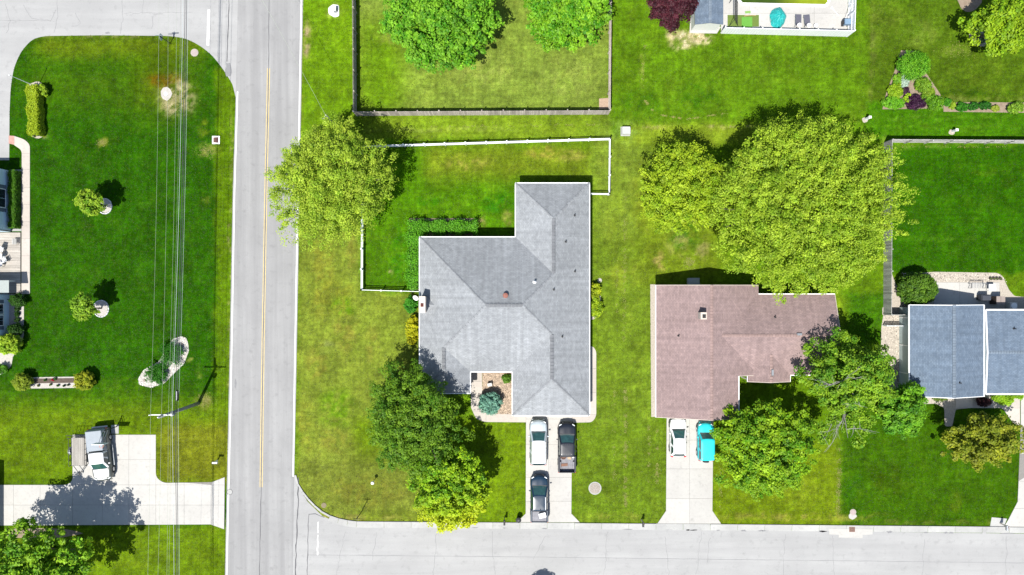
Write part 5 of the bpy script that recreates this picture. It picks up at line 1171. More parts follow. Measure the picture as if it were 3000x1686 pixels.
# white and charcoal pickup with a grey cap on the left drive (front to the south)
ft, Y, hw = car('pickup_truck', 'white-topped charcoal pickup with a grey bed cap on the left driveway', 308, 1326, math.pi + R(6), 5.75, 1.98, 1.78, 1.10, 1.14, .25, .36, .555, .575, M_CARWHITE, cabend=.578, wheelr=.38, ribs=6, cat='pickup', taper=.80, sidemat=M_CHAR, wpos=(.19, .79))
pickup_bed(ft, Y, hw, .58, .99, 1.18, M_CHAR, M_BEDLINER, False)
M_CAP = MAT('grey_cap', (.24, .27, .30), .5, .12, 2)
L0, L1 = Y(.585), Y(.985); b = MB(); wb, wt = hw * .97, hw * .86
b.add([(-wb, L1, 1.19), (wb, L1, 1.19), (wb, L0, 1.19), (-wb, L0, 1.19), (-wt, L1 + .12, 1.82), (wt, L1 + .12, 1.82), (wt, L0 - .06, 1.82), (-wt, L0 - .06, 1.82)], [(3, 2, 1, 0), (4, 5, 6, 7), (0, 1, 5, 4), (1, 2, 6, 5), (2, 3, 7, 6), (3, 0, 4, 7)])
cap = b.build('bed_cap', M_CAP, ft, bevel=.05)
for s in (-1, 1): MB().box((s * hw * .935, (L0 + L1) / 2, 1.5), (.04, 1.5, .32), 0, 0, -s * .17).build('cap_window', M_GLASS, ft)
for s in (-1, 1): MB().box((s * (hw + .10), Y(.46), .42), (.16, 2.3, .06)).build('running_board', M_STEEL, ft, bevel=.02)

# utility trailer beside it
M_DECK = MAT('grey_trailer_plank', (.33, .31, .28), .9, .3, 3, stretch=(1, .15, 1), rnd=.12)
tc = P(240.5, 1320); tr_ = thing('utility_trailer', 'flat utility trailer with plank deck and black rails beside the capped pickup', 'trailer', (tc.x, tc.y, .035), R(1))
TW, TL = 1.56, 2.95
for k in range(8): MB().box(((k - 3.5) * TW / 8, 0, .55), (TW / 8 - .012, TL, .04)).build('plank', M_DECK, tr_)
b = MB()
for s in (-1, 1): b.box((s * TW / 2, 0, .52), (.06, TL + .1, .09)); b.box((0, s * TL / 2, .52), (TW, .06, .09))
b.build('frame', M_DARK, tr_)
for s in (-1, 1):
    MB().tube([(s * .86, -TL / 2, .95), (s * .86, TL / 2, .95)], .028, 6).build('side_rail', M_DARK, tr_)
    for k in range(6): MB().box((s * .84, -TL / 2 + TL * k / 5, .74), (.05, .05, .44)).build('rail_post', M_DARK, tr_)
    w = bpy.data.objects.new('wheel', None); col.objects.link(w); w.parent = tr_; w.location = (s * 1.0, .05, .29)
    MB().lathe((0, 0, 0), [(.17, -.09), (.27, -.09), (.29, -.05), (.29, .05), (.27, .09), (.17, .09)], 18, 'X').build('tyre', M_RUBBER, w); MB().lathe((0, 0, 0), [(.16, -.095), (.05, -.1), (.05, .1), (.16, .095)], 12, 'X').build('rim', M_RIM, w)
    b = MB()
    for i in range(6):
        a = math.pi * i / 5; b.box((s * 1.0, .05 + .40 * math.cos(a), .29 + .37 * math.sin(a)), (.24, .22, .02), 0, a + math.pi / 2)
    b.build('mudguard', M_STEEL, tr_)
    MB().tube([(s * .68, -TL / 2, .5), (0, -TL / 2 - .95, .5)], .035, 6).build('tongue', M_DARK, tr_)
MB().box((0, -TL / 2 - 1.0, .52), (.12, .25, .10)).build('coupler', M_DARK, tr_); MB().tube([(.1, -TL / 2 - .8, .02), (.1, -TL / 2 - .8, .75)], .03, 6).build('jack', M_DARK, tr_)
b = MB()
for k in range(5): b.box((-.76 + k * .38, TL / 2 + .30, 1.05), (.035, .03, 1.15), 0, R(-18))
for z in (.55, 1.55): b.box((0, TL / 2 + .30 + (z - 1.05) * .32, z), (1.56, .035, .035))
b.build('ramp_gate', M_DARK, tr_)
for s in (-1, 1): MB().box((s * .93, TL / 2 + .02, .80), (.45, .04, .04)).build('gate_bar', M_DARK, tr_)
# ------------------------------------------------------------------ basketball hoop
bh = thing('basketball_hoop', 'basketball hoop on a leaning frame behind the capped pickup', 'hoop', P(343, 1250))
sheet('hoop_pad', [(326, 1246), (348, 1245), (348, 1271), (326, 1271)], .03, M_CURB, thick=.03)
b = MB(); b.tube([(0, 0, 0), (0, .02, 2.6)], .05, 8); b.build('pole', M_DARK, bh)
for s in (-.12, .12): MB().tube([(s, 0, 2.0), (s, -1.1, 2.85)], .03, 6).build('arm', M_STEEL, bh); MB().tube([(s, 0, 2.6), (s, -1.1, 3.25)], .03, 6).build('arm', M_STEEL, bh)
MB().box((0, -1.18, 3.25), (1.3, .05, .95)).build('backboard', M_WHITE, bh); MB().tube([(.22 * math.cos(a), -1.45 + .22 * math.sin(a), 3.02) for a in [2 * math.pi * i / 18 for i in range(19)]], .015, 5, False).build('rim', MAT('orange_rim', (.6, .14, .03), .5), bh)
b = MB()
for i in range(10):
    a = 2 * math.pi * i / 10; b.tube([(.22 * math.cos(a), -1.45 + .22 * math.sin(a), 3.0), (.13 * math.cos(a + .3), -1.45 + .13 * math.sin(a + .3), 2.6)], .008, 4)
b.build('net', M_WHITE, bh)

# ------------------------------------------------------------------ utility pole and wires
M_POLE = MAT('weathered_pole', (.24, .25, .25), .9, .3, 5, stretch=(1, 1, .2))
up = thing('utility_pole', 'grey wooden utility pole with a white crossarm on the left verge', 'utility pole', P(582, 1182))
MB().tube([(0, 0, -.2), (.02, .03, 4.5), (.02, .08, 8.9)], [.19, .16, .12], 12).build('pole', M_POLE, up, smooth=True)
MB().box((0, .2, 8.3), (2.35, .10, .12)).build('crossarm', MAT('pale_crossarm', (.60, .60, .57), .8, .15), up)
for s in (-1, 1): MB().tube([(s * .75, .2, 8.25), (0, .1, 7.6)], .02, 5).build('brace', M_STEEL, up)
for x, y, z in ((-1.1, .2, 8.36), (0.0, .08, 8.9), (.62, .2, 8.36), (1.1, .2, 8.36)): MB().lathe((x, y, z), [(.03, 0), (.06, .06), (.035, .09), (.07, .13), (.04, .2)], 10).build('insulator', M_WHITE, up)
MB().lathe((.32, .0, 6.4), [(.14, 0), (.2, .05), (.2, .55), (.15, .62)], 12).build('transformer_can', M_POLE, up)
M_WIRE = MAT('aluminium_wire', (.34, .38, .30), .5, .05, metallic=.2); M_WIRED = MAT('black_cable', (.05, .055, .06), .6, .05)
M_CABLE = MAT('pale_cable_bundle', (.44, .50, .50), .5, .05)
for k, (xp, xn, xs, z, r, m, lab) in enumerate(((441, 463, 431, 8.5, .008, M_WIRE, 'bare conductor on the west crossarm insulator'), (473, 490, 461, 9.0, .008, M_WIRE, 'bare conductor on the pole-top insulator'), (493, 515, 487, 8.5, .008, M_WIRE, 'bare conductor beside the pole on the crossarm'), (504, 533, 508, 8.5, .014, M_CABLE, 'thick pale cable on the east crossarm insulator'),
        (512, 540, 516, 6.3, .026, M_WIRED, 'black cable strung under the crossarm, the upper one'), (517, 545, 520, 5.9, .026, M_WIRED, 'black cable strung under the crossarm, the lower one'), (500, 527, 493, 7.2, .007, M_WIRE, 'thin pale wire strung below the crossarm'), (522, 549, 523, 5.5, .009, M_CABLE, 'thin twisted pale wire, lowest on the pole'))):
    yp = up.location.y + .2; a = P(xp, 1214, z); n = P(xn, 0, z - .3); s = P(xs, 1686, z - .3)
    def run(p0, p1, y_end, sag):
        t_end = (y_end - p0.y) / (p1.y - p0.y); out = []
        for i in range(25):
            t = i / 24; out.append((p0.x + (p1.x - p0.x) * t_end * t, p0.y + (y_end - p0.y) * t, z - sag * 4 * t * (1 - t)))
        return out
    pts = run(a, s, -62, .5)[::-1] + run(a, n, 44, .6)[1:]
    MB().tube(pts, r, 5).build('wire', m).name = 'power_line'
    o = bpy.data.objects[[q.name for q in bpy.data.objects if q.name.startswith('power_line')][-1]]
    tag(o, lab, 'wire', 'overhead wires on the utility pole')
sp2 = thing('splice_case', 'black splice case hanging from the cables beside the utility pole', 'splice case', P(518, 1160, 6.1))
MB().lathe((0, 0, -.12), [(.05, -.55), (.14, -.48), (.15, 0), (.14, .48), (.05, .55)], 12, 'Y').build('case', M_BLACKBOX, sp2); MB().box((0, 0, .05), (.05, .9, .06)).build('hanger', M_STEEL, sp2)
gp = thing('service_pole', 'slim service pole with white cap beside the feathery tree', 'utility pole', P(1001, 383))
MB().tube([(0, 0, -.2), (0, 0, 6.5)], [.12, .09], 10).build('pole', M_POLE, gp, smooth=True); MB().lathe((0, 0, 6.5), [(.13, 0), (.15, .1), (.08, .3)], 10).build('cap', M_WHITE, gp); MB().box((-.1, -.1, 6.35), (.6, .12, .12), .4).build('bracket', M_STEEL, gp)
pa = gp.location + Vector((0, 0, 6.6)); pb = P(700, -120, 7.4)
o = MB().tube([pa.lerp(pb, i / 16) - Vector((0, 0, .5 * 4 * (i / 16) * (1 - i / 16))) for i in range(17)], .011, 5).build('power_line', M_WIRE); tag(o, 'single service wire crossing the main road to the slim pole', 'wire')
fp = thing('flagpole', 'slim white flagpole standing at the hedge bed', 'pole', P(111, 256))
MB().tube([(0, 0, 0), (0, 0, 4.4)], [.05, .03], 8).build('pole', M_WHITE, fp); MB().lathe((0, 0, 4.4), [(.02, 0), (.06, .05), (.06, .09), (.02, .13)], 10).build('finial', M_WHITE, fp); MB().lathe((0, 0, 0), [(.14, 0), (.12, .08), (.06, .1)], 10).build('base', M_GREYBOX, fp)

# ------------------------------------------------------------------ signs, mailboxes, small utilities
M_SIGNBACK = MAT('sign_back', (.34, .40, .44), .45, .1, metallic=.3)
ss = thing('street_sign', 'sign post with an octagonal plate facing west and a name blade on top', 'sign', P(499, 128))
MB().box((0, 0, 1.2), (.06, .06, 2.4)).build('post', M_DARK, ss)
oc = [(.38 * math.cos(R(22.5 + 45 * i)), .38 * math.sin(R(22.5 + 45 * i))) for i in range(8)]
MB().add([(-.05, y, z + 2.0) for y, z in oc] + [(-.035, y, z + 2.0) for y, z in oc], [tuple(reversed(range(8))), tuple(range(8, 16))] + [(i, (i + 1) % 8, (i + 1) % 8 + 8, i + 8) for i in range(8)]).build('plate', M_SIGNBACK, ss)
MB().box((0, 0, 2.52), (.75, .02, .22)).build('name_blade', M_SIGNBACK, ss)
s2 = thing('street_sign', 'thin dark sign post with crossed name blades near the corner kerb', 'sign', P(1061, 1497))
MB().box((0, 0, 1.35), (.06, .06, 2.7)).build('post', M_DARK, s2); MB().box((0, 0, 2.78), (.7, .02, .16)).build('name_blade', M_DARK, s2); MB().box((0, 0, 2.6), (.02, .6, .16)).build('name_blade', M_DARK, s2)
def mailbox(label, px, py, rz, boxmat, postmat=M_WOOD, h=1.05):
    r_ = thing('mailbox', label, 'mailbox', P(px, py), rz, 'roadside mailboxes')
    MB().box((0, .12, h / 2), (.10, .10, h)).build('post', postmat, r_); MB().box((0, -.05, h - .06), (.12, .5, .05)).build('arm', postmat, r_)
    n = 8; prof = [(-.1, 0)] + [(-.1 + 0 * 0, .12)] + [(.1 * math.cos(math.pi - math.pi * i / n), .12 + .1 * math.sin(math.pi * i / n)) for i in range(n + 1)] + [(.1, 0)]
    m = len(prof); b = MB(); b.add([(x, -.3, z + h) for x, z in prof] + [(x, .22, z + h) for x, z in prof], [tuple(range(m)), tuple(reversed(range(m, 2 * m)))] + [(i, i + m, (i + 1) % m + m, (i + 1) % m) for i in range(m)])
    b.build('box', boxmat, r_); MB().box((.115, 0, h + .2), (.015, .05, .16)).build('flag', MAT('red_flag', (.5, .03, .02), .5), r_)
    return r_
mailbox('white mailbox on the left verge of the main road', 641, 1349, R(90), M_WHITE, M_WHITE)
mailbox('dark mailbox on a post at the kerb west of the grey house drive', 1478, 1521, 0, M_BLACKBOX)
mailbox('dark mailbox at the kerb between the two front driveways', 1879, 1526, 0, M_BLACKBOX)
mailbox('grey mailbox on the concrete pad by the right driveway', 2929, 1536, 0, M_STEEL)
bn = thing('waste_bin', 'round dark bin beside the grey house driveway mouth', 'bin', P(1519, 1518))
MB().lathe((0, 0, 0), [(.22, 0), (.26, .75), (.28, .78)], 14).build('tub', M_BLACKBOX, bn); MB().lathe((0, 0, .78), [(.30, 0), (.28, .08), (.1, .16)], 14).build('lid', M_DARK, bn)
lp = thing('garden_lamp', 'white globe lamp on a short post in the corner lot lawn', 'lamp', P(1097, 1408))
MB().tube([(0, 0, 0), (0, 0, .85)], .04, 8).build('post', M_WHITE, lp); MB().lathe((0, 0, .85), [(.06, 0), (.16, .08), (.19, .2), (.15, .33), (.05, .4)], 14).build('globe', M_WHITE, lp)
sh = thing('plant_hook', 'thin black plant hook beside the grey house drive lawn edge', 'hook', P(1503, 1421)); MB().tube([(0, 0, 0), (0, 0, 1.2), (.05, 0, 1.35), (.2, .05, 1.38), (.26, .06, 1.25)], .018, 6).build('rod', M_DARK, sh)
tb = thing('transformer_box', 'square pale green-grey transformer box on a concrete pad between the yards', 'utility box', P(1832, 386))
EXC.append([(1815, 370), (1849, 370), (1849, 402), (1815, 402)])
MB().box((0, 0, .04), (1.02, 1.0, .08)).build('pad', M_CURB, tb); MB().box((0, 0, .38), (.88, .8, .62), taper=.97).build('cabinet', M_GREYBOX, tb, bevel=.02); MB().box((0, -.08, .70), (.90, .66, .05)).build('lid', MAT('pale_lid', (.36, .37, .35), .6, .08), tb, bevel=.01)
for lab, x, y, h in (('white utility pedestal beside the triangular garden bed', 2536, 350, .95), ('white utility pedestal north of the grey board fence', 2790, 386, .8)):
    u = thing('utility_pedestal', lab, 'pedestal', P(x, y)); MB().box((0, 0, h / 2), (.26, .22, h), taper=.92).build('housing', M_VINYL, u, bevel=.02); MB().box((0, 0, h + .03), (.30, .26, .07)).build('cap', M_WHITE, u); sheet('soil_patch', ell(x - 2, y + 2, 9, 8, 12, .1, x), .006, M_TANGRAVEL)
wp = thing('well_cover', 'white stone pad with a grey pedestal beside the main road', 'utility box', P(977, 32)); EXC.append(ell(977, 32, 18, 20))
MB().prism([tuple(Vector(q_) - wp.location.to_2d()) for q_ in W(rounded([(962, 24), (975, 14), (993, 16), (994, 48), (980, 52), (963, 42)], 4, 3))], 0, .06).build('pad', MAT('bright_stone', (.62, .62, .60), .8, .1), wp)
MB().box((.25, .0, .35), (.36, .55, .6), .1, taper=.8).build('housing', M_STEEL, wp, bevel=.02); MB().box((.25, 0, .67), (.33, .48, .06)).build('lid', M_VINYL, wp)
def disc(name, label, x, y, r, mat, ring=None, h=.03):
    o = thing(name, label, 'cover', P(x, y)); EXC.append(ell(x, y, r * PXM * 1.1, r * PXM * 1.1, 14, 0))
    if ring: MB().lathe((0, 0, 0), [(r * 1.0, 0), (r * 1.0, h * .7), (r * .98, h * .7)], 22).build('collar', ring, o)
    MB().lathe((0, 0, 0), [(r * .84, 0), (r * .84, h), (r * .80, h * 1.15)], 22).build('lid', mat, o)
    for k in range(3): MB().box((0, (k - 1) * r * .4, h * 1.2), (r * 1.0, .04, h * .25)).build('rib', mat, o)
M_PINKLID = MAT('worn_pinkish_cover', (.34, .28, .265), .8, .2, 5)
disc('manhole', 'pinkish round cover in the grass at the north street corner', 570, 155, .42, M_PINKLID, M_TANGRAVEL)
disc('manhole', 'round cover flush with the corner lot grass by the kerb', 949, 1481, .34, MAT('dull_cover', (.19, .16, .10), .9, .2))
disc('manhole', 'rust-ringed round cover near the storm drain apron', 2499, 1501, .34, M_PINKLID, M_TANGRAVEL); sheet('concrete_chip', ell(2497, 1513, 12, 9, 12, .15, 3), .012, M_CONC)
disc('tank_lid', 'large speckled concrete lid in the grass beside the grey house drive', 1743, 1431, .70, MAT('speckled_lid', (.33, .29, .25), .9, .45, 9, fine=20), M_CURB, .05)
disc('manhole', 'round cover set in the left edge of the main road', 673, 1442, .32, M_CURB, M_CRACK, .022)
disc('stone_marker', 'small pale disc in the middle of the octagonal gravel bed', 486, 275, .22, M_WHITE)
disc('step_stone', 'pale round stone in the grass east of the grey house', 1757, 822, .24, M_CONCP, M_CURB)
cbn = thing('catch_basin', 'square white-framed catch basin with brown grate in the left verge', 'drain', P(633, 411)); EXC.append([(621, 399), (645, 399), (645, 423), (621, 423)])
MB().box((0, 0, .025), (.82, .86, .05)).build('frame', M_WHITE, cbn); MB().box((0, 0, .04), (.56, .58, .05)).build('grate', MAT('brown_grate', (.17, .08, .065), .8, .3), cbn)
for k in range(5): MB().box((-.2 + k * .1, 0, .07), (.025, .5, .012)).build('grate_bar', M_DARK, cbn)
sheet('planter_pad', [(1755, 290), (1782, 288), (1782, 320), (1755, 321)], .05, MAT('tan_sand', (.36, .26, .19), .9, .25, 5), thick=.05)
for k, (x, y) in enumerate(((532, 1009), (493, 1075), (424, 1115))):
    o = thing('bed_stone', 'flat brown stone lying in the white bean-shaped gravel bed', 'stone', P(x, y), k, 'stones in the white gravel bed'); MB().lathe((0, 0, 0), [(.14, 0), (.16, .06), (.12, .11), (.03, .12)], 8).build('rock', MAT('bed_rock', (.26, .21, .18), .9, .3), o)
rs = thing('rock_bench', 'small grey stone bench in the courtyard gravel', 'bench', P(1435, 1126)); MB().box((0, 0, .5), (.5, .35, .1), .2).build('seat', M_GREYBOX, rs, bevel=.03)
for s in (-.15, .15): MB().box((s, 0, .23), (.12, .28, .46), .2).build('leg', M_GREYBOX, rs)
for k, (x, y, w) in enumerate(((308, 605, 20), (297, 905, 22))):
    rg = thing('edging_ring', ('white edging round the small tree with the fuller pale crown', 'white edging round the small tree nearer the topiary bed')[k], 'edging', P(x, y), 0, 'stone rings of the lawn trees')
    for i in range(18):
        a = 2 * math.pi * i / 18; MB().box((w / PXM * math.cos(a), w / PXM * 1.1 * math.sin(a), .05), (.09, .24, .12), a).build('edging_stone', MAT('white_edging', (.56, .56, .58), .85, .2, rnd=.1), rg)

# ------------------------------------------------------------------ deck of the light blue house
dk = thing('deck', 'weathered plank deck between the wings of the light blue house', 'deck', P(20, 770))
for k in range(24):
    y = P(0, 682).y - (k + .5) * (P(0, 682).y - P(0, 860).y) / 24; x0_, x1_ = P(-60, 0).x, P(62, 0).x
    MB().box(((x0_ + x1_) / 2, y, .10), (x1_ - x0_, .262, .06)).build('deck_board', MAT('deck_plank', (.37, .34, .30), .9, .3, 3, stretch=(.2, 1, 1), rnd=.12), dk, world=True)
def chair(label, px, py, rz):
    r_ = thing('garden_chair', label, 'chair', P(px, py), rz, 'chairs round the deck table'); r_.location.z = .13
    MB().box((0, 0, .42), (.52, .50, .06)).build('seat', M_VINYL, r_, bevel=.02); MB().box((0, .27, .72), (.50, .06, .58), 0, R(-14)).build('backrest', M_VINYL, r_, bevel=.02)
    for sx in (-1, 1):
        MB().box((sx * .27, 0, .62), (.06, .5, .05)).build('armrest', M_STEEL, r_)
        for sy in (-1, 1): MB().box((sx * .25, sy * .22, .21), (.05, .05, .42)).build('leg', M_STEEL, r_)
chair('white garden chair north of the round deck table', 13, 731, R(-12)); chair('white garden chair south-east of the round deck table', 22, 763, R(205)); chair('white garden chair south of the round deck table', 10, 774, R(170))
tb2 = thing('round_table', 'small white round table on the plank deck', 'table', P(13, 751)); tb2.location.z = .13
MB().lathe((0, 0, .68), [(.30, 0), (.32, .02), (.32, .05), (.30, .06)], 20).build('table_top', M_WHITE, tb2); MB().tube([(0, 0, 0), (0, 0, .68)], .04, 8).build('leg', M_STEEL, tb2); MB().lathe((0, 0, 0), [(.22, 0), (.2, .03), (.05, .05)], 14).build('base', M_STEEL, tb2)
pb_ = thing('slatted_bench', 'grey slatted bench at the lit edge of the deck', 'bench', P(52, 709)); pb_.location.z = .13
for k in range(5): MB().box((-.2 + k * .1, 0, .42), (.08, .62, .03)).build('slat', M_GRAYWOOD, pb_)
for sx in (-1, 1):
    for sy in (-1, 1): MB().box((sx * .2, sy * .26, .2), (.05, .05, .4)).build('leg', M_GRAYWOOD, pb_)

# ------------------------------------------------------------------ pool terrace
ter = slab_drive('pool_terrace', [(2110, -120), (2488, -120), (2481, 106), (2112, 97)], [2195, 2290, 2385], [40], M_CONC, .04)
pool_px = [(2164, -110), (2164, 2), (2173, 13), (2418, 18), (2427, 8), (2428, -110)]
t = NT('pool_water'); pn = t.noise(t.pos(), 1.2, 3); xx = t.n('ShaderNodeSeparateXYZ'); gpos = t.n('ShaderNodeNewGeometry'); t.l(gpos.outputs['Position'], xx.inputs[0])
pc = t.mixc(t.rng(xx.outputs[0], P(2270, 0).x, P(2350, 0).x, 0, 1), (.030, .055, .004), (.17, .21, .008))
M_POOLCOVER = t.done(t.bsdf(t.mul(pc, t.rng(pn, .3, .7, .85, 1.15)), .25, spec=.4))
pool = thing('swimming_pool', 'swimming pool with murky green algae water and clipped corners', 'pool', P(2296, -45))
MB().prism([tuple(Vector(q_) - pool.location.to_2d()) for q_ in W(pool_px)], .02, .05).build('water', M_POOLCOVER, pool)
cps = W([(2164, 2), (2173, 13), (2418, 18), (2427, 8)]); cps = [W([(2164, -110)])[0]] + cps + [W([(2428, -110)])[0]]
for a, b2 in zip(cps[:-1], cps[1:]):
    a, b2 = Vector((*a, .07)), Vector((*b2, .07)); n = max(1, int((b2 - a).length / .6))
    for i in range(n):
        MB().box(list(a.lerp(b2, (i + .5) / n) - pool.location), ((b2 - a).length / n - .01, .28, .06), math.atan2(b2.y - a.y, b2.x - a.x)).build('coping_stone', M_WHITE, pool)
turf_ = thing('putting_mat', 'olive putting mat with a brighter green tongue on the pool terrace', 'mat', P(2177, 62)); turf_.location.z = .041
MB().box((0, .0, .01), (3.4, 1.25, .02)).build('mat_base', MAT('olive_turf', (.105, .155, .03), .95, .15, 9), turf_); MB().box((.40, -.28, .028), (1.15, 1.35, .014)).build('mat_tongue', MAT('bright_turf', (.10, .27, .04), .95, .12, 9), turf_); MB().box((.50, .93, .012), (.60, .26, .02), .05).build('tee_mat', MAT('tee_turf', (.17, .30, .08), .95, .12, 9), turf_)
hs = thing('garden_hose', 'short pale pink hose lying on the putting mat', 'hose', P(2197, 47)); hs.location.z = .075
MB().tube([(-.65, -.06, .02), (-.2, .03, .02), (.2, .05, .02), (.62, .03, .02)], .025, 6).build('hose', MAT('pink_hose', (.62, .36, .26), .6), hs)
gn = thing('golf_net', 'black practice net on a steel frame beside the pool shed', 'net', P(2136, 45)); gn.location.z = .04
b = MB()
for y in (-1.2, 1.3): b.tube([(0, y, 0), (0, y, 2.1)], .03, 6)
b.tube([(0, -1.2, 2.1), (0, 1.3, 2.1)], .03, 6)
for y in (-1.2, 1.3): b.tube([(0, y, 2.1), (.95, y, .05)], .02, 6)
b.build('frame', M_DARK, gn)
b = MB()
for i in range(15): y = -1.2 + 2.5 * i / 14; b.tube([(0, y, 2.08), (.42, y, .95), (.9, y, .06)], .010, 4)
for j in range(10): t_ = j / 9; b.tube([(.9 * t_, -1.2, 2.08 - 2.0 * t_), (.9 * t_, 1.3, 2.08 - 2.0 * t_)], .010, 4)
b.build('netting', M_DARK, gn)
um = thing('folded_cover', 'crumpled teal tarpaulin heaped over furniture on the pool terrace', 'tarpaulin', P(2277, 54)); um.location.z = .04
rng = np.random.default_rng(8); vs = []; fs = []; NR, NA = 12, 44
for i in range(NR + 1):
    for j in range(NA):
        a = 2 * math.pi * j / NA; rr = i / NR; ox = .86 * (1 + .10 * math.sin(3 * a + 1) + .06 * math.sin(7 * a)); oy = 1.12 * (1 + .08 * math.sin(2 * a) + .06 * math.sin(5 * a + 2))
        z = .85 * (1 - rr ** 2.2) + .10 * math.sin(9 * a + rr * 3) * rr * (1.2 - rr) + .07 * math.sin(17 * a + 5 * rr) * rr + rng.normal() * .018
        vs.append((ox * rr * math.cos(a) + .12 * (1 - rr), oy * rr * math.sin(a) + .15 * (1 - rr), max(z, .02)))
for i in range(NR):
    for j in range(NA): fs.append((i * NA + j, (i + 1) * NA + j, (i + 1) * NA + (j + 1) % NA, i * NA + (j + 1) % NA))
b = MB(); b.add(vs, fs); b.build('cloth', MAT('teal_tarpaulin', (.015, .26, .25), .45, .15, 4, c2=(.02, .33, .32)), um)
b = MB(); b.tube([(.82 * math.cos(a), 1.08 * math.sin(a), .04) for a in [2 * math.pi * i / 24 for i in range(25)]], .03, 6, False); b.build('hem_cord', MAT('teal_cord', (.01, .18, .18), .6), um)
for lab, x, y, rz in (('dark sling lounger on the pool terrace, the one nearer the tarpaulin', 2335, 66, R(-2)), ('dark sling lounger on the pool terrace, the one nearer the white bucket', 2361, 67, R(5))):
    lo_ = thing('lounger', lab, 'lounger', P(x, y), rz, 'pool loungers'); lo_.location.z = .04; M_SLING = MAT('slate_sling', (.085, .085, .11), .8, .15, 6)
    MB().box((0, .2, .34), (.56, 1.0, .03)).build('seat', M_SLING, lo_); MB().box((0, -.42, .50), (.56, .50, .03), 0, R(-35)).build('backrest', M_SLING, lo_)
    for s in (-1, 1):
        MB().tube([(s * .3, .72, .34), (s * .3, -.65, .34)], .022, 6).build('side_rail', M_STEEL, lo_)
        for y2 in (.55, -.5): MB().tube([(s * .3, y2, 0), (s * .3, y2, .34)], .02, 6).build('leg', M_STEEL, lo_)
    MB().lathe((0, -.55, .62), [(.10, 0), (.22, .03), (.24, .08), (.16, .13), (.03, .14)], 14).build('cushion', M_WHITE, lo_)
bk = thing('bucket', 'white bucket standing by the pool fence', 'bucket', P(2386, 79)); bk.location.z = .04; MB().lathe((0, 0, 0), [(.14, 0), (.19, .36), (.21, .37), (.17, .36), (.12, .05)], 14).build('pail', M_WHITE, bk); MB().tube([(-.19, 0, .36), (0, .1, .5), (.19, 0, .36)], .008, 5).build('handle', M_STEEL, bk)
gl = thing('barbecue', 'covered slate-blue barbecue in the corner of the pool terrace', 'barbecue', P(2474, 72)); gl.location.z = .04
MB().box((0, 0, .65), (.75, .62, .5), taper=.95).build('hood', MAT('slate_cover', (.15, .23, .32), .6, .1), gl, bevel=.04); MB().box((-.28, 0, .35), (.25, .5, .7)).build('cabinet', M_BLACKBOX, gl)
for s in (-1, 1): MB().box((.2, s * .24, .2), (.06, .06, .4)).build('leg', M_DARK, gl)
pl = thing('skimmer_pole', 'long white pole leaning on the pool fence', 'pole', P(2478, 50)); pl.location.z = .04; MB().tube([(-.2, -.3, .3), (.1, .9, 1.3)], .02, 6).build('shaft', M_WHITE, pl); MB().tube([(-.18, .9, 1.3), (.1, .9, 1.3), (.25, .95, 1.3)], .02, 6).build('head', M_WHITE, pl)
pl2 = thing('pool_brush', 'white brush pole lying flat on the pool terrace', 'brush', P(2444, 36)); pl2.location.z = .045; MB().tube([(-.3, .45, .03), (.4, -.35, .03)], .022, 6).build('shaft', M_WHITE, pl2); MB().box((-.32, .47, .04), (.3, .06, .05), .85).build('head', M_WHITE, pl2)

# ------------------------------------------------------------------ patio of the blue-grey house
pz_ = .03
dn = thing('metal_bench', 'thin-slatted metal bench on the blue-grey house patio', 'bench', P(2856, 838)); dn.location.z = pz_
for k in range(9): MB().box((-.7 + k * .17, 0, .42), (.03, .5, .02)).build('slat', M_STEEL, dn)
for k in range(3): MB().box((0, .28, .52 + k * .14), (1.5, .025, .03)).build('back_bar', M_STEEL, dn)
for s in (-1, 1):
    MB().box((s * .76, 0, .6), (.035, .55, .03)).build('armrest', M_DARK, dn)
    for y in (-.24, .26): MB().box((s * .76, y, .3), (.04, .04, .6)).build('leg', M_DARK, dn)
gr = thing('gas_grill', 'dark covered grill on the blue-grey house patio', 'grill', P(2873, 872)); gr.location.z = pz_
MB().box((0, 0, .62), (1.05, .66, .62), taper=.94).build('cover', MAT('charcoal_cover', (.045, .05, .065), .8, .15), gr, bevel=.05); MB().box((0, -.02, .97), (.9, .5, .1)).build('hood_ridge', MAT('charcoal_cover', (.045, .05, .065)), gr, bevel=.03)
for s in (-1, 1): MB().box((s * .45, 0, .15), (.06, .5, .3)).build('leg', M_DARK, gr)
tbl = thing('side_table', 'pale square table with folded white cloth on the blue-grey house patio', 'table', P(2896, 843)); tbl.location.z = pz_
MB().box((0, 0, .58), (.72, .72, .03)).build('table_top', M_VINYL, tbl); MB().box((.05, -.02, .60), (.6, .5, .03), .3).build('cloth', M_WHITE, tbl)
for sx in (-1, 1):
    for sy in (-1, 1): MB().box((sx * .3, sy * .3, .28), (.04, .04, .56)).build('leg', M_STEEL, tbl)
cab = thing('storage_cabinet', 'dark double-door garden cabinet open towards the patio edge', 'cabinet', P(2911, 880)); cab.location.z = pz_
MB().box((0, 0, .55), (.95, .85, 1.1)).build('carcass', MAT('brown_resin', (.05, .035, .03), .7, .15), cab, bevel=.02)
for s in (-1, 1): MB().box((s * .24, .0, 1.12), (.45, .86, .04)).build('lid', MAT('tan_resin', (.24, .20, .18), .7, .1), cab)
ac = thing('air_conditioner', 'round-fanned air conditioner behind the blue-grey house', 'air conditioner', P(2956, 896)); ac.location.z = .02
MB().box((0, 0, .38), (.78, .72, .72)).build('housing', M_GREYBOX, ac, bevel=.03); MB().lathe((0, 0, .75), [(.30, 0), (.30, .02), (.28, .03)], 18).build('fan_grille', M_DARK, ac); MB().lathe((0, 0, .78), [(.31, 0), (.33, .01), (.33, .03), (.31, .03)], 18).build('fan_ring', M_WHITE, ac)
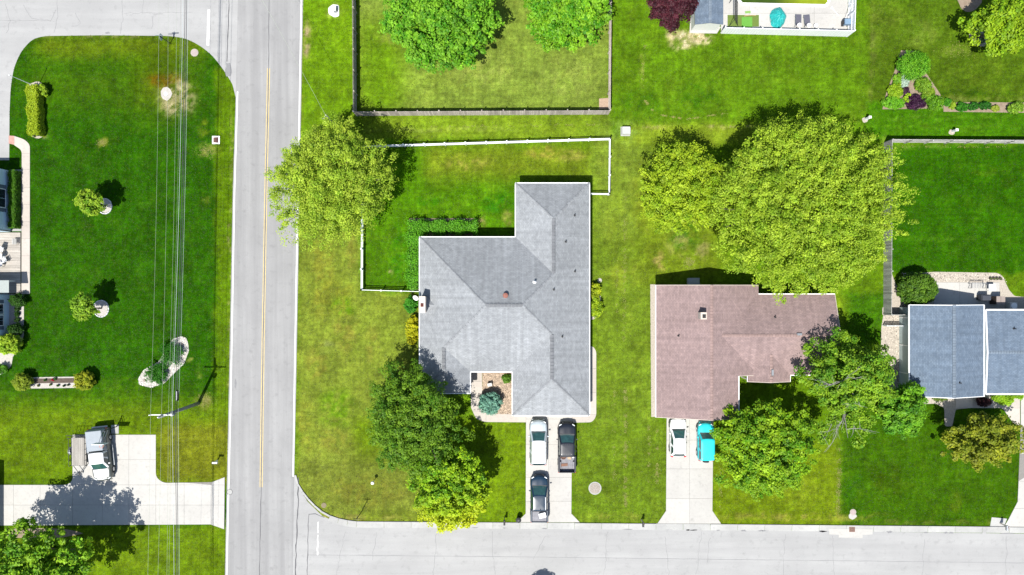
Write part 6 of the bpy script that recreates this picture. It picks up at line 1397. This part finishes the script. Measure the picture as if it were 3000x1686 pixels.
for k in range(4):
    w = thing('planter_pot', 'small dark pot in the row on the tan gravel behind the patio', 'pot', P(2899 + k * 9.5, 817), k, 'row of pots on the patio gravel'); MB().lathe((0, 0, 0), [(.11, 0), (.15, .24), (.17, .26), (.14, .25), (.12, .18)], 12).build('pot', MAT('dark_clay', (.10, .08, .06), .8, .2), w); MB().lathe((0, 0, .2), [(.02, 0), (.11, .02), (.07, .09), (.02, .12)], 8).build('seedling', MAT('pot_leaf', (.08, .11, .03), .9, .3), w)

# ------------------------------------------------------------------ grass clippings and blades (uncountable)
def inpoly(x, y, poly):
    p = np.array(poly); n = len(p); ins = np.zeros(len(x), bool); j = n - 1
    for i in range(n):
        xi_, yi_, xj_, yj_ = p[i, 0], p[i, 1], p[j, 0], p[j, 1]
        if yi_ != yj_:
            c = ((yi_ > y) != (yj_ > y)) & (x < (xj_ - xi_) * (y - yi_) / (yj_ - yi_) + xi_); ins ^= c
        j = i
    return ins
EXC += [main_px, north_px, south_px]
def free(x, y):
    m = np.ones(len(x), bool)
    for q_ in EXC:
        a = np.array(q_); k = m & (x > a[:, 0].min()) & (x < a[:, 0].max()) & (y > a[:, 1].min()) & (y < a[:, 1].max())
        if k.any(): idx = np.where(k)[0]; m[idx[inpoly(x[idx], y[idx], q_)]] = False
    return m
rng = np.random.default_rng(31)
n = 460000; px = rng.uniform(-40, 3040, n); py = rng.uniform(-40, 1726, n); ok = free(px, py); px, py = px[ok], py[ok]; n = len(px)
c = turf(px, py) * rng.uniform(.45, 1.9, (n, 1)) * (1 + rng.normal(size=(n, 3)) * .07); c = np.clip(c, .002, .6)
wx, wy = (px - 1500) / PXM, (843 - py) / PXM; a = rng.uniform(0, 6.28, n); ln = rng.uniform(.05, .13, n); hh = rng.uniform(.015, .05, n); w = rng.uniform(.015, .04, n)
Vb = np.empty((n, 3, 3)); ca, sa = np.cos(a), np.sin(a)
Vb[:, 0] = np.stack([wx - sa * w, wy + ca * w, np.full(n, .003)], 1); Vb[:, 1] = np.stack([wx + sa * w, wy - ca * w, np.full(n, .003)], 1); Vb[:, 2] = np.stack([wx + ca * ln, wy + sa * ln, hh], 1)
me = np_mesh('grass', Vb.reshape(-1, 3), np.arange(3 * n).reshape(n, 3), np.repeat(c, 3, axis=0)); me.materials.append(M_LEAF)
o = mesh_obj('grass', me); tag(o, 'short mown grass blades covering every lawn', 'grass', None, 'stuff')
lines = [((1831, 570), (1829, 1000), 4, 500), ((1832, 1130), (1832, 1500), 4, 900), ((1800, 1130), (1799, 1420), 4, 220), ((1901, 1230), (1900, 1420), 3, 220), ((1926, 1260), (1925, 1430), 4, 320), ((1808, 740), (1805, 930), 3, 120), ((2459, 1315), (2455, 1510), 5, 700), ((2112, 1370), (2110, 1500), 4, 140), ((1260, 372), (1780, 366), 4, 300), ((2130, 372), (2200, 370), 5, 150), ((1880, 374), (1950, 372), 5, 90), ((1890, 130), (1881, 235), 3, 160), ((1889, 295), (1920, 335), 3, 160), ((1920, 335), (2010, 350), 3, 220), ((2010, 350), (2130, 332), 3, 200), ((2370, 368), (2490, 366), 4, 90), ((1990, 690), (2025, 790), 9, 500), ((2430, 905), (2440, 960), 8, 160), ((2050, 720), (2030, 770), 4, 120), ((2030, 640), (2060, 680), 14, 150), ((2640, 430), (2960, 432), 4, 200)]
xs, ys = [], []
for (ax, ay), (bx, by), wd_, k in lines:
    k = int(k * .7); t_ = rng.random(k * 3); t_ = t_[rng.random(k * 3) < sst(.40, .62, smooth_noise(t_ * np.hypot(bx - ax, by - ay), t_ * 0, 9, 3 + k))][:k]; k = len(t_); xs.append(ax + (bx - ax) * t_ + rng.normal(size=k) * wd_ * .8); ys.append(ay + (by - ay) * t_ + rng.normal(size=k) * wd_ * .45)
for cx, cy, rx, ry, k in ((520, 300, 34, 30, 500), (2020, 115, 60, 22, 500), (300, 418, 14, 10, 150), (608, 440, 26, 18, 220), (598, 1172, 24, 18, 260), (2800, 150, 50, 24, 200)):
    xs.append(cx + rng.normal(size=k) * rx * .5); ys.append(cy + rng.normal(size=k) * ry * .5)
px, py = np.concatenate(xs), np.concatenate(ys); ok = free(px, py); px, py = px[ok], py[ok]; n = len(px)
pos = np.stack([(px - 1500) / PXM, (843 - py) / PXM, rng.uniform(.01, .025, n)], 1); mf = rng.random((n, 1))
me = leaf_mesh('clippings', pos, rng.normal(size=(n, 3)) * .25 + [0, 0, 1], rng.uniform(.025, .07, n), np.array(tone(220, 214, 120)) * mf + np.array(tone(190, 196, 110)) * (1 - mf), rng, .6)
o = mesh_obj('grass_clippings', me); tag(o, 'dry straw-coloured clippings lying in mower rows', 'clippings', None, 'stuff')
# loose stones on the gravel beds
sel = [(bean, 900, (.5, .48, .45)), ([(1413, 1085), (1505, 1085), (1505, 1214), (1425, 1213), (1414, 1190)], 1300, (.36, .28, .21)), ([(2640, 800), (2930, 803), (2950, 826), (2640, 826)], 500, (.38, .34, .29)), ([(2590, 925), (2643, 925), (2643, 1150), (2600, 1150)], 400, (.38, .34, .29))]
pos, colr = [], []
for poly, k, c3 in sel:
    a_ = np.array(poly); x = rng.uniform(a_[:, 0].min(), a_[:, 0].max(), k * 2); y = rng.uniform(a_[:, 1].min(), a_[:, 1].max(), k * 2); m = inpoly(x, y, poly); x, y = x[m], y[m]
    pos.append(np.stack([(x - 1500) / PXM, (843 - y) / PXM, np.full(len(x), .02)], 1)); colr.append(np.array(c3)[None] * rng.uniform(.35, 1.5, (len(x), 1)))
pos = np.concatenate(pos); colr = np.clip(np.concatenate(colr), 0, .75); n = len(pos); s = rng.uniform(.03, .075, (n, 1)); oc = np.array([[1, 0, .1], [0, 1, .1], [-1, 0, .1], [0, -1, .1], [0, 0, .8]]); rot = rng.uniform(0, 6.28, n)
Vs = np.empty((n, 5, 3))
for i, (x, y, z) in enumerate(oc): Vs[:, i] = pos + np.stack([(x * np.cos(rot) - y * np.sin(rot)), (x * np.sin(rot) + y * np.cos(rot)), np.full(n, z)], 1) * s
Fi = np.array([[0, 1, 4], [1, 2, 4], [2, 3, 4], [3, 0, 4]]); Fs = (np.arange(n)[:, None, None] * 5 + Fi[None]).reshape(-1, 3)
t = NT('pebble'); at = t.n('ShaderNodeAttribute', attribute_name='Col'); M_PEB = t.done(t.bsdf(at.outputs['Color'], .9, spec=.2))
me = np_mesh('pebbles', Vs.reshape(-1, 3), Fs, np.repeat(colr, 5, axis=0)); me.materials.append(M_PEB)
o = mesh_obj('pebbles', me); tag(o, 'loose pebbles scattered over the gravel beds', 'pebbles', None, 'stuff')
